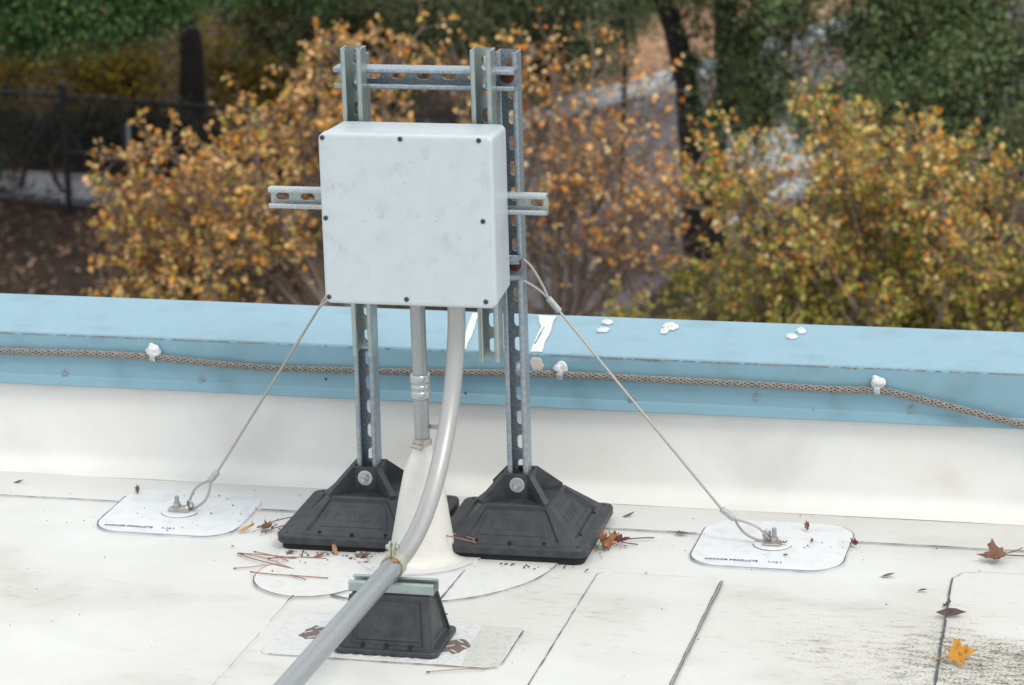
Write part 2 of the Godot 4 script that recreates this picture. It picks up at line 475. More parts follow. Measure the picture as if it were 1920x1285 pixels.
# ---------------------------------------------------------------- things on the roof
func make_roof() -> void:
	# the white membrane, one sheet with its stains laid out in metres
	var st := mb()
	var xs := [-6.0, -1.4, 1.4, 6.0]
	var pts := [-0.25, 1.1, 9.0]
	for i in 3:
		for j in 2:
			for q in [[0, 0], [0, 1], [1, 1], [0, 0], [1, 1], [1, 0]]:
				var x: float = xs[i + q[0]]; var z: float = pts[j + q[1]]
				st.set_uv(Vector2((x + 1.4) / 2.8, (z + 0.3) / 1.4))
				st.add_vertex(Vector3(x, 0, z))
	var roof := structure("roof", done(st), M.roof, "white membrane roof with stains and welded seams")
	# welded overlay sheets: 3 mm thick laps
	var laps := [
		[[0.193, 1.6], [0.193, 0.19], [0.203, 0.178], [0.427, 0.178], [0.437, 0.188], [0.442, 1.6]],
		[[0.91, 1.6], [0.889, 0.517], [0.869, 0.099], [0.885, 0.069], [0.93, 0.058], [2.6, 0.058], [2.6, 1.6]],
		[[-3.0, -0.245], [-3.0, -0.077], [3.0, -0.077], [3.0, -0.245]],
	]
	for lp in laps:
		st = mb()
		var poly := v2(lp)
		st.set_uv(Vector2((poly[0].x + 1.4) / 2.8, (poly[0].y + 0.3) / 1.4))
		for i in poly.size():
			var a := poly[i]; var b := poly[(i + 1) % poly.size()]
			quad(st, Vector3(a.x, 0, a.y), Vector3(a.x, 0.003, a.y), Vector3(b.x, 0.003, b.y), Vector3(b.x, 0, b.y))
		var ix := Geometry2D.triangulate_polygon(poly)
		for i in ix.size():
			var p := poly[ix[i]]
			st.set_uv(Vector2((p.x + 1.4) / 2.8, (p.y + 0.3) / 1.4))
			st.add_vertex(Vector3(p.x, 0.003, p.y))
		obj("membrane_lap", done(st), M.roof, roof)
	# round patches under the pipe boot
	for c in [[-0.18, 0.12, 0.285, 0.003], [-0.352, 0.298, 0.112, 0.0055], [-0.18, 0.13, 0.128, 0.006]]:
		st = mb()
		lathe(st, [[c[2], 0.0], [c[2], c[3] - 0.001], [c[2] - 0.0015, c[3]]], 56, -1, Transform3D(Basis(), Vector3(c[0], 0, c[1])))
		obj("round_patch", done(st), M.roofpatch, roof)
	# dirt caught along the laps
	var seams := [
		[[[-3.0, -0.076], [-0.891, -0.078]], 0.0028, 0.0028, 0.0], [[[-0.58, -0.077], [-0.3, -0.077]], 0.003, 0.003, 0.0], [[[0.14, -0.077], [0.34, -0.076]], 0.0026, 0.0026, 0.0], [[[0.65, -0.076], [3.0, -0.077]], 0.003, 0.0028, 0.0],
		[[[0.1925, 0.9], [0.1925, 0.5], [0.1925, 0.19], [0.203, 0.177]], 0.0030, 0.0016, 0.5], [[[0.22, 0.177], [0.427, 0.177]], 0.0014, 0.0012, 0.75], [[[0.4375, 0.19], [0.442, 1.0]], 0.0072, 0.0060, 0.61], [[[0.4350, 0.19], [0.4395, 1.0]], 0.0016, 0.0014, 0.3], [[[0.4400, 0.19], [0.4445, 1.0]], 0.0020, 0.0016, 0.3],
		[[[0.868, 0.099], [0.888, 0.517], [0.895, 0.65], [0.905, 1.2]], 0.0042, 0.0066, 0.0], [[[0.869, 0.099], [0.885, 0.068], [0.93, 0.057], [1.3, 0.058]], 0.003, 0.0014, 0.6],
	]
	var sd := 50
	for s in seams:
		st = mb(); sd += 1
		ribbon(st, s[0], 0.0046 if s[1] > 0.002 or s[3] != 0.3 else 0.0052, s[1], s[2], sd, s[3] if s[3] != 0.61 else 0.0)
		obj("seam_dirt", done(st), M.grime if s[3] < 0.6 else M.grime2, roof)
	for a in [[-0.18, 0.12, 0.286, 0.0, 115.0, 0.003, 0.0044], [-0.352, 0.298, 0.113, 20.0, 200.0, 0.0026, 0.0066], [-0.18, 0.13, 0.129, 20.0, 95.0, 0.0014, 0.0072], [-0.18, 0.12, 0.236, 150.0, 192.0, 0.0022, 0.0046]]:
		var arc := []
		for i in 25:
			var t: float = deg_to_rad(lerpf(a[3], a[4], i / 24.0))
			arc.append([a[0] + cos(t) * a[2], a[1] + sin(t) * a[2]])
		st = mb(); sd += 1
		ribbon(st, arc, a[6], a[5], a[5], sd, 0.25)
		obj("seam_dirt", done(st), M.grime, roof)
	for s in [[[[-0.355, 0.405], [-0.358, 0.44]], 0.004, 0.002, 0.0], [[[-0.356, 0.44], [-0.36, 1.0]], 0.0012, 0.0012, 0.7], [[[-0.288, 0.388], [-0.249, 0.405]], 0.003, 0.003, 0.0], [[[-0.067, 0.21], [-0.073, 0.376]], 0.0022, 0.004, 0.1]]:
		st = mb(); sd += 1
		ribbon(st, s[0], 0.0062 if s[0][0][1] > 0.3 else 0.0045, s[1], s[2], sd, s[3])
		obj("seam_dirt", done(st), M.grime if s[3] < 0.6 else M.grime2, roof)

func make_walkway_pad() -> void:
	var pad := thing("walkway_pad", "worn white tread pad under the small black support block", "roof pad", Vector3(-0.105, 0, 0.592))
	var st := mb()
	var pl := rrect(0.45, 0.205, 0.018, 5)
	loft(st, [ring_xz(pl, 0.0), ring_xz(pl, 0.0028), ring_xz(rrect(0.446, 0.201, 0.016, 5), 0.0036)])
	obj("mat", done(st), M.pad, pad)
	st = mb()   # bare grey end where the tread is missing
	var poly := v2([[0.157, 0.1], [0.2235, 0.098], [0.2225, -0.096], [0.144, -0.098], [0.149, -0.05], [0.146, 0.0], [0.153, 0.05]])
	prism(st, poly, 0.0035, 0.0042)
	obj("bare_strip", done(st), M.graypad, pad)
	for c in [[0.122, 0.012, 0.026, 0.040], [-0.155, -0.008, 0.024, 0.036]]:
		var rng := RandomNumberGenerator.new(); rng.seed = 7 + int(c[0] * 100)
		var pw := PackedVector2Array()
		for i in 14:
			var t := TAU * i / 14
			var k := rng.randf_range(0.7, 1.15)
			pw.append(Vector2(c[0] + cos(t) * c[2] * k, c[1] + sin(t) * c[3] * k))
		st = mb()   # brown worn spots
		prism(st, pw, 0.0035, 0.0044)
		obj("worn_patch", done(st), M.worn, pad)
	# raised lozenges of the tread, a herringbone of low bars
	st = mb()
	var n := 0
	for i in 15:
		for j in 8:
			var x := -0.205 + i * 0.0265 + (0.013 if j % 2 else 0.0)
			var z := -0.085 + j * 0.0245
			if x > 0.14 or absf(x) < 0.085 and z > -0.06 and z < 0.075: continue
			var t := 0.7 if (i + j) % 2 else -0.7
			var d := Vector3(cos(t), 0, sin(t)) * 0.0105
			var s := Vector3(-sin(t), 0, cos(t)) * 0.0032
			var c := Vector3(x, 0, z)
			var y0 := Vector3(0, 0.0035, 0); var y1 := Vector3(0, 0.0047, 0)
			var base := [c - d - s + y0, c + d - s + y0, c + d + s + y0, c - d + s + y0]
			var top := [c - d * 0.75 - s * 0.4 + y1, c + d * 0.75 - s * 0.4 + y1, c + d * 0.75 + s * 0.4 + y1, c - d * 0.75 + s * 0.4 + y1]
			for q in 4: quad(st, base[q], top[q], top[(q + 1) % 4], base[(q + 1) % 4])
			quad(st, top[0], top[3], top[2], top[1])
			n += 1
	var tr := obj("tread", done(st), M.pad, pad)
	tr.set_meta("kind", "stuff")
	st = mb()
	ribbon(st, [[-0.222, 0.07], [-0.215, 0.095], [-0.2, 0.104], [0.2, 0.1045], [0.217, 0.1], [0.2265, 0.08], [0.2255, -0.09]], 0.0032, 0.0018, 0.0026, 91, 0.2)
	obj("edge_dirt", done(st), M.grime, pad)

func make_parapet() -> void:
	var p := thing("parapet_wall", "low white parapet wall with light blue metal coping", "parapet wall")
	# membrane running up the wall, with a cove at its foot
	var st := mb()
	var prof := [Vector2(-0.228, 0.0033), Vector2(-0.240, 0.0046), Vector2(-0.25, 0.0062)]
	for i in range(1, 8):
		var t := PI / 2 * i / 7
		prof.append(Vector2(-0.25 - 0.035 * sin(t), 0.0412 - 0.035 * cos(t)))
	prof.append(Vector2(-0.286, 0.11)); prof.append(Vector2(-0.285, 0.2)); prof.append(Vector2(-0.286, 0.30))
	var nz := FastNoiseLite.new(); nz.seed = 4; nz.frequency = 1.6
	st.set_smooth_group(1)
	for i in 120:
		var x0 := -4.0 + i / 15.0; var x1 := x0 + 1 / 15.0
		for k in prof.size() - 1:
			var W := func(x: float, q: Vector2) -> Vector3: return Vector3(x, q.y + 0.002 * nz.get_noise_2d(x, q.y) * (1.0 if q.y > 0.002 and q.y < 0.06 else 0.0), q.x + 0.003 * nz.get_noise_2d(x, q.y * 3.0) * (1.0 if q.y > 0.05 and q.y < 0.25 else 0.3))
			quad(st, W.call(x0, prof[k]), W.call(x1, prof[k]), W.call(x1, prof[k + 1]), W.call(x0, prof[k + 1]))
	obj("wall_membrane", done(st), M.wallskin, p)
	st = mb()
	box(st, Vector3(0, -4.2, -0.42), Vector3(8.0, 8.99, 0.23))
	obj("wall", done(st), M.concrete, p)
	# coping: top, rounded front edge, face, hem
	st = mb()
	var cp := [Vector2(-0.575, 0.22), Vector2(-0.575, 0.302), Vector2(-0.5705, 0.3085), Vector2(-0.562, 0.31), Vector2(-0.2725, 0.31), Vector2(-0.2690, 0.3085), Vector2(-0.268, 0.305), Vector2(-0.268, 0.216), Vector2(-0.2655, 0.2125), Vector2(-0.261, 0.196), Vector2(-0.2625, 0.194), Vector2(-0.2665, 0.2125)]
	var nz2 := FastNoiseLite.new(); nz2.seed = 8; nz2.frequency = 0.9
	for i in 80:
		var x0 := -4.0 + i / 10.0; var x1 := x0 + 0.1
		for k in cp.size() - 1:
			st.set_smooth_group(1 if k in [4, 5] else -1)
			var W := func(x: float, q: Vector2) -> Vector3: return Vector3(x, q.y + 0.0012 * nz2.get_noise_2d(x, q.x), q.x + 0.0012 * nz2.get_noise_2d(x, q.y * 4.0 + 9.0))
			quad(st, W.call(x0, cp[k]), W.call(x0, cp[k + 1]), W.call(x1, cp[k + 1]), W.call(x1, cp[k]))
	obj("coping", done(st), M.blue, p)
	# worn paint along the front edge
	st = mb()
	var rng := RandomNumberGenerator.new(); rng.seed = 77
	var n3 := FastNoiseLite.new(); n3.seed = 31; n3.frequency = 9.0
	for i in 900:
		var x := -1.9 + i * 0.0042
		if x > -0.62 and x < -0.03 and rng.randf() < 0.8: continue
		var w := 0.0007 + 0.0016 * maxf(0.0, n3.get_noise_2d(x * 3.0, 2.0)) + 0.0006 * rng.randf()
		if absf(x - 0.215) < 0.028: w += 0.0034 * (1.0 - absf(x - 0.215) / 0.028) * rng.randf_range(0.6, 1.0)
		if absf(x - 0.62) < 0.014: w += 0.0015
		if n3.get_noise_2d(x * 4.3, 8.0) < -0.22: continue
		var yo := 0.0012 * nz2.get_noise_2d(x, -0.27)
		var yy := 0.3068 + yo
		quad(st, Vector3(x, yy + 0.0005, -0.2671), Vector3(x + 0.0042, yy + 0.0005, -0.2671), Vector3(x + 0.0042, yy - w, -0.2668), Vector3(x, yy - w, -0.2668))
	obj("worn_paint_edge", done(st), M.chip, p)
	# white sealant brushed over the coping joints
	st = mb()
	for s in [[[-0.229, -0.55], [-0.186, -0.272], 0.016, 1], [[-0.062, -0.55], [-0.03, -0.272], 0.024, 2]]:
		var a := Vector3(s[0][0], 0.3113, s[0][1]); var b := Vector3(s[1][0], 0.3113, s[1][1])
		rng.seed = s[3]
		var pl := []; var pr := []
		for i in 24:
			var c := a.lerp(b, i / 23.0)
			var w: float = s[2] * 0.5
			pl.append(c + Vector3(-w + 0.0022 * nz2.get_noise_2d(i * 0.09, s[3]), 0, 0)); pr.append(c + Vector3(w + 0.0045 * nz2.get_noise_2d(i * 0.08, s[3] + 9.0), 0, 0))
		if s[3] == 2:
			for i in 7: pl[i].x -= 0.016 * pow(1.0 - i / 7.0, 0.6)
		for i in 23: quad(st, pl[i], pr[i], pr[i + 1], pl[i + 1])
	obj("joint_sealant", done(st), M.sealant, p)
	st = mb()
	for s in [[-0.209, 0.2925, 0.026, 0.026], [-0.028, 0.284, 0.03, 0.036], [-0.062, 0.275, 0.024, 0.022]]:
		rng.seed = int(s[0] * 1000) + 900
		var fx := facing_z(Vector3(s[0], s[1], -0.2668))
		var rg0 := PackedVector3Array(); var rg1 := PackedVector3Array()
		for i in 16:
			var t := TAU * i / 16
			var k := rng.randf_range(0.8, 1.1)
			rg0.append(fx * Vector3(cos(t) * s[2] / 2 * k, 0, sin(t) * s[3] / 2 * k))
			rg1.append(fx * Vector3(cos(t) * s[2] / 2 * k * 0.85, 0.0012, sin(t) * s[3] / 2 * k * 0.85))
		loft(st, [rg0, rg1])
	obj("face_sealant", done(st), M.tan, p)
	# dark joint line
	st = mb()
	ribbon(st, [[-0.056, -0.46], [-0.046, -0.33]], 0.3120, 0.0012, 0.003, 5, 0.3)
	obj("joint_line", done(st), M.grime, p)
	# screws through the face
	for s in [[-1.0724, 0.2221], [-0.7638, 0.2201], [0.1715, 0.2205], [0.4309, 0.2354], [0.7454, 0.225], [-1.38, 0.223], [1.06, 0.226]]:
		st = mb()
		lathe(st, [[0.0075, 0.0], [0.0075, 0.0012], [0.0066, 0.0018]], 20)
		lathe(st, [[0.0042, 0.0018], [0.0042, 0.0045], [0.0035, 0.0053]], 6)
		lathe(st, [[0.0015, 0.0053], [0.0012, 0.0057]], 8)
		obj("washer_screw", done(st), M.galv, p, facing_z(Vector3(s[0], s[1], -0.2674)))
	for s in [[-0.4858, 0.2335], [0.5478, 0.2136], [-0.1823, 0.2168], [-0.177, 0.2019]]:
		st = mb()
		lathe(st, [[0.0028, 0.0], [0.0026, 0.0012], [0.0014, 0.002]], 12)
		obj("rivet", done(st), M.screw if s[0] < 0 else M.galv, p, facing_z(Vector3(s[0], s[1], -0.267)))
	# flattened blobs of sealant over fasteners on top
	var k := 0
	for s in [[0.068, -0.5143], [0.0723, -0.4512], [0.2034, -0.5081], [0.2166, -0.4931], [0.2024, -0.4658], [0.4858, -0.5066], [0.4728, -0.4591]]:
		st = mb(); k += 1
		rng.seed = 300 + k
		var rings := []
		for lv in [[1.0, 0.0], [1.0, 0.0015], [0.82, 0.004], [0.5, 0.0058], [0.16, 0.0062]]:
			var r := PackedVector3Array()
			for i in 16:
				var t := TAU * i / 16
				var q := 1.0 + 0.22 * sin(t * 2 + k) + 0.1 * sin(t * 5 + k * 2)
				r.append(Vector3(cos(t) * 0.0115 * q * lv[0], lv[1] * (1 + 0.3 * sin(t * 3 + k)), sin(t) * 0.017 * q * lv[0]))
			rings.append(r)
		loft(st, rings, 1)
		obj("sealant_blob", done(st), M.sealant, p, Transform3D(Basis(), Vector3(s[0], 0.3105, s[1])))
	# ground side of the building below
	st = mb()
	box(st, Vector3(0, -4.36, 4.3), Vector3(12.0, 8.5, 9.2))
	var bw := structure("building_wall", done(st), M.concrete)
	bw.position.y = -0.02

func make_braided_cable() -> void:
	var c := [[-1.6, 0.268], [-1.3146, 0.268], [-1.2157, 0.2673], [-1.0317, 0.2702], [-0.8865, 0.2692], [-0.8027, 0.2645], [-0.6365, 0.2563], [-0.4366, 0.2579], [-0.2972, 0.2605], [-0.034, 0.2684], [0.1348, 0.2678], [0.4116, 0.2652], [0.5858, 0.2617], [0.6828, 0.2639], [0.7364, 0.2551], [0.8433, 0.2343], [0.9706, 0.2068], [1.055, 0.1886], [1.25, 0.15], [1.4, 0.11]]
	var ctrl := []
	for q in c: ctrl.append(Vector3(q[0], q[1], -0.258 + (0.006 if q[0] > 0.8 else 0.0)))
	var axis := spline(ctrl, 40)
	var o := thing("braided_cable", "grey braided metal cable running along the blue coping", "cable", Vector3(0, 0, 0))
	var st := mb()
	var n := axis.size()
	var lens := PackedFloat32Array(); lens.resize(n)
	for i in range(1, n): lens[i] = lens[i - 1] + axis[i].distance_to(axis[i - 1])
	# carriers wound both ways, passing over and under
	var carriers := 6
	for dir in [1.0, -1.0]:
		for k in carriers:
			var pts := PackedVector3Array()
			for i in n:
				var t: float = dir * lens[i] * TAU / 0.088 + TAU * k / carriers
				var wv: float = cos((lens[i] / 0.088 * 2.0 * carriers + (k if dir > 0 else -k)) * PI) * dir
				var rr: float = 1.0 + 0.14 * wv
				var d := (axis[mini(i + 1, n - 1)] - axis[maxi(i - 1, 0)]).normalized()
				var s := d.cross(Vector3.BACK).normalized()
				pts.append(axis[i] + (s * sin(t) * 0.0058 + Vector3.BACK * cos(t) * 0.0045) * rr)
			tube(st, pts, 0.00165, 5)
	obj("strands", done(st), M.cable, o)
	st = mb()
	tube(st, axis, 0.0040, 8)
	obj("core", done(st), M.cablecore, o)

func make_cable_clips() -> void:
	var labels := ["white sealant lump and metal strap clip, left of the steel stand", "lumpy white clip on the cable just right of the tall post", "white hooded cable clip far right on the blue coping"]
	var k := 0
	for s in [[-0.8646, 0.2809], [0.0244, 0.2801], [0.6785, 0.2781]]:
		var o := thing("cable_clip", labels[k], "cable clip", Vector3(s[0], s[1], -0.2675), 0.0, "clips holding the braided cable")
		var st := mb()
		var nz := FastNoiseLite.new(); nz.seed = 60 + k; nz.frequency = 55.0
		var rings := []
		for j in 9:
			var ph := PI * (j / 8.0) * 0.98 + 0.02
			var r := PackedVector3Array()
			for i in 18:
				var t := TAU * i / 18
				var d := Vector3(sin(ph) * cos(t), sin(ph) * sin(t), cos(ph))
				var q := 1.0 + 0.55 * nz.get_noise_3dv(d * 0.012)
				r.append(Vector3(d.x * 0.0125, d.y * 0.0115 + 0.002, maxf(0.0, 0.006 + d.z * 0.009)) * q * 1.22)
			rings.append(r)
		loft(st, rings, 1)
		obj("sealant_lump", done(st), M.sealant, o)
		st = mb()
		var strap := PackedVector3Array()
		var cy: float = -0.0125
		for i in 12:
			var t := lerpf(-0.4, 3.3, i / 11.0)
			strap.append(Vector3(0, cy + cos(t) * 0.0095, 0.0095 + sin(t) * 0.0085))
		for i in 11:
			var w := Vector3(0.0065, 0, 0)
			var nn := Vector3(0, strap[i].y - cy, strap[i].z - 0.0095).normalized() * 0.0008
			var n2 := Vector3(0, strap[i + 1].y - cy, strap[i + 1].z - 0.0095).normalized() * 0.0008
			quad(st, strap[i] - w + nn, strap[i + 1] - w + n2, strap[i + 1] + w + n2, strap[i] + w + nn)
			quad(st, strap[i] - w, strap[i] + w, strap[i + 1] + w, strap[i + 1] - w)
			quad(st, strap[i] - w, strap[i + 1] - w, strap[i + 1] - w + n2, strap[i] - w + nn)
			quad(st, strap[i] + w, strap[i] + w + nn, strap[i + 1] + w + n2, strap[i + 1] + w)
		obj("strap", done(st), M.galvbright, o)
		k += 1

const YAW := 0.0135

func S(x: float, y: float, z: float) -> Vector3:
	return Basis(Vector3.UP, YAW) * Vector3(x, y, z)

func make_stand() -> void:
	var o := thing("steel_stand", "galvanized slotted strut stand with two posts and crossbars", "stand", Vector3.ZERO, YAW)
	obj("post", channel(0.912, SW, 0.0165), M.galv, o, upright_xf(-0.0035, 0.08, -0.0206))
	obj("post", channel(0.902, SW, 0.0265), M.galv, o, Transform3D(Basis(Vector3.BACK, -0.0085), Vector3(-0.3150, 0.08, -0.0206)))
	# crossbars bolted to the front of the posts
	obj("crossbar", channel(0.3575, SW, 0.0175), M.galv, o, along_x(-0.3368, 0.9452, 0.0209))
	obj("crossbar", channel(0.3575, SW, 0.0175), M.galv, o, along_x(-0.3368, 0.5725, 0.0209))
	# uprights carrying the box
	obj("upright", channel(0.611, SW, 0.03), M.galv2, o, upright_xf(-0.2895, 0.399, 0.0624))
	obj("upright", channel(0.613, SW, 0.024), M.galv2, o, upright_xf(-0.0345, 0.397, 0.0624))
	obj("mounting_rail", channel(0.552, 0.0206, 0.0235), M.galvbright, o, along_x(-0.4605, 0.7185, 0.1039))
	for b in [[-0.2855, 0.943, 0.0655], [-0.0315, 0.940, 0.0655]]:
		obj("bolt", hex_bolt(0.0075, 0.009, 0.012), M.zinc, o, facing_z(Vector3(b[0], b[1], b[2])))
	# rusty washers seen through the bar ends
	for b in [[-0.0005, 0.947, 0.0238], [0.004, 0.575, 0.0238]]:
		var st := mb()
		lathe(st, [[0.0135, 0.0], [0.0135, 0.002], [0.0125, 0.003]], 20)
		lathe(st, [[0.006, 0.003], [0.006, 0.006]], 6)
		var w := obj("washer", done(st), M.redrust, o, facing_z(Vector3(b[0], b[1], b[2])))
		w.set_meta("label", "rusty red washer inside the bar end")
	# flecks of white sealant stuck in a slot
	var s2 := mb()
	box(s2, Vector3(-0.0315, 0.983, 0.067), Vector3(0.009, 0.022, 0.003), 0.0012)
	obj("sealant_fleck", done(s2), M.sealant, o)

func make_junction_box() -> void:
	var o := thing("junction_box", "pale grey square junction box mounted on the steel stand", "junction box", Vector3(-0.1429, 0.7136, 0.261), 0.00925)
	var w := 0.3355; var h := 0.3306; var d := 0.1358; var tp := 0.0086
	var st := mb()
	# body behind the lid
	loft(st, [ring_xy(rrect(w - tp - 0.006, h - tp - 0.006, 0.010, 5), -d), ring_xy(rrect(w - tp, h - tp, 0.012, 5), -d + 0.004), ring_xy(rrect(w - 0.0015, h - 0.0015, 0.012, 5), -0.026)], 1, true, true)
	obj("body", done(st), M.cover, o)
	st = mb()
	loft(st, [ring_xy(rrect(w - 0.001, h - 0.001, 0.012, 5), -0.0255), ring_xy(rrect(w, h, 0.012, 5), -0.0245), ring_xy(rrect(w, h, 0.012, 5), -0.0045), ring_xy(rrect(w - 0.002, h - 0.002, 0.0115, 5), -0.0018), ring_xy(rrect(w - 0.006, h - 0.006, 0.010, 5), -0.0004), ring_xy(rrect(w - 0.014, h - 0.014, 0.008, 5), 0.0)], 1, true, true)
	obj("lid", done(st), M.cover, o)
	for s in [[-0.159, 0.157], [-0.0075, 0.1575], [0.1435, 0.158], [-0.159, 0.002], [0.147, 0.004], [-0.1595, -0.1525], [-0.0065, -0.152], [0.148, -0.1515]]:
		st = mb()
		lathe(st, [[0.0049, 0.0], [0.0049, 0.0009], [0.0042, 0.0014]], 18)
		var head := obj("screw", done(st), M.screw, o, facing_z(Vector3(s[0], s[1], 0.0002)))
		st = mb()
		box(st, Vector3(0, 0.0016, 0), Vector3(0.005, 0.0005, 0.0011))
		box(st, Vector3(0, 0.0017, 0), Vector3(0.0011, 0.0005, 0.005))
		obj("cross_slot", done(st), M.rubber, head)
	for s in [[-0.082, 0.0005], [0.057, 0.004], [0.011, 0.116], [-0.001, 0.075]]:
		st = mb()
		lathe(st, [[0.0036, 0.0], [0.0022, 0.0006]], 14, 1)
		obj("dimple", done(st), M.cover, o, facing_z(Vector3(s[0], s[1], 0.0002)))

func make_support_bases() -> void:
	for k in 2:
		var o := thing("support_base", ["black plastic pyramid base under the left post, partly behind the white cone", "black plastic pyramid base under the right tall post"][k], "support base", S([-0.3190, 0.0035][k], 0.0, 0.0), YAW, "black pyramid bases of the stand")
		var dx: float = [0.003, -0.006][k]   # the socket sits a little off centre
		var st := mb()
		loft(st, [ring_xz(rrect(0.295, 0.281, 0.02, 5), 0.0), ring_xz(rrect(0.295, 0.281, 0.02, 5), 0.017)])
		obj("rubber_pad", done(st), M.rubber, o)
		st = mb()
		loft(st, [ring_xz(rrect(0.308, 0.290, 0.022, 6), 0.0155), ring_xz(rrect(0.312, 0.294, 0.024, 6), 0.018), ring_xz(rrect(0.312, 0.294, 0.024, 6), 0.0305), ring_xz(rrect(0.309, 0.291, 0.022, 6), 0.0332), ring_xz(rrect(0.266, 0.266, 0.012, 6), 0.034)])
		obj("flange", done(st), M.black, o)
		st = mb()
		var fr := panelled(st, 0.133, 0.133, 0.0335, 0.070, 0.070, 0.093, Vector4(0.11, 0.08, 0.10, 0.02), 0.0058, 0.001, 0.13)
		loft(st, [ring_xz(rrect(0.140, 0.140, 0.0001, 1), 0.093), ring_xz(rrect(0.134, 0.134, 0.004, 1), 0.095)], -1, false, true)
		var body := obj("pyramid_body", done(st), M.black, o)
		for q in [0, 1]:
			obj("embossed_lettering", text_mesh("CADDY", 0.030, 0.0009), M.black, body, fr[q] * Transform3D(Basis(), Vector3(0, 0.002, 0.0002)))
		# block round the foot of the post: four walls
		st = mb()
		for s in [-1.0, 1.0]:
			box(st, Vector3(dx, 0.119, s * 0.0265), Vector3(0.062, 0.052, 0.007), 0.0008)
			box(st, Vector3(dx + s * 0.0275, 0.119, 0), Vector3(0.007, 0.051, 0.0455), 0.0008)
		obj("post_socket", done(st), M.black, o)
		for a in 4:
			st = mb()
			var pf := v2([[0.036, 0.0935], [0.036, 0.1435], [0.042, 0.1435], [0.096, 0.100], [0.096, 0.0935]])
			var th := 0.0062
			var xf := Transform3D(Basis(Vector3.UP, PI / 4 + PI / 2 * a), Vector3(dx, 0, 0))
			for i in pf.size():
				var a0 := pf[i]; var b0 := pf[(i + 1) % pf.size()]
				quad(st, xf * Vector3(a0.x, a0.y, -th), xf * Vector3(a0.x, a0.y, th), xf * Vector3(b0.x, b0.y, th), xf * Vector3(b0.x, b0.y, -th))
			for i in range(1, pf.size() - 1):
				for s in [-1.0, 1.0]: tri(st, xf * Vector3(pf[0].x, pf[0].y, th * s), xf * Vector3(pf[i].x, pf[i].y, th * s), xf * Vector3(pf[i + 1].x, pf[i + 1].y, th * s))
			obj("gusset", done(st), M.black, o)
		st = mb()
		lathe(st, [[0.0158, 0.0], [0.0158, 0.0016], [0.0148, 0.0022]], 28)
		lathe(st, [[0.0088, 0.0022], [0.0088, 0.008], [0.0078, 0.009]], 6)
		lathe(st, [[0.0048, 0.009], [0.0048, 0.019], [0.004, 0.02]], 12)
		obj("bolt", done(st), M.zinc, o, facing_z(Vector3(dx, 0.1225, 0.0302)))
		# fixing holes in flange corners and drain holes
		for c in [[-0.133, 0.133], [0.133, 0.133], [0.133, -0.133], [-0.133, -0.133]]:
			st = mb()
			lathe(st, [[0.0042, 0.0], [0.004, 0.0006]], 14)
			obj("fixing_hole", done(st), M.rubber, o, Transform3D(Basis(), Vector3(c[0] * 1.02, 0.0334, c[1] * 0.97)))
		for c in [[-0.068, 0.128], [0.068, 0.128], [0.0, 0.1335], [0.128, -0.068], [0.128, 0.068]]:
			st = mb()
			lathe(st, [[0.0035, 0.0], [0.0035, 0.0065], [0.003, 0.007]], 12)
			obj("drain_hole", done(st), M.rubber, o, Transform3D(Basis(), Vector3(c[0], 0.0334, c[1])))

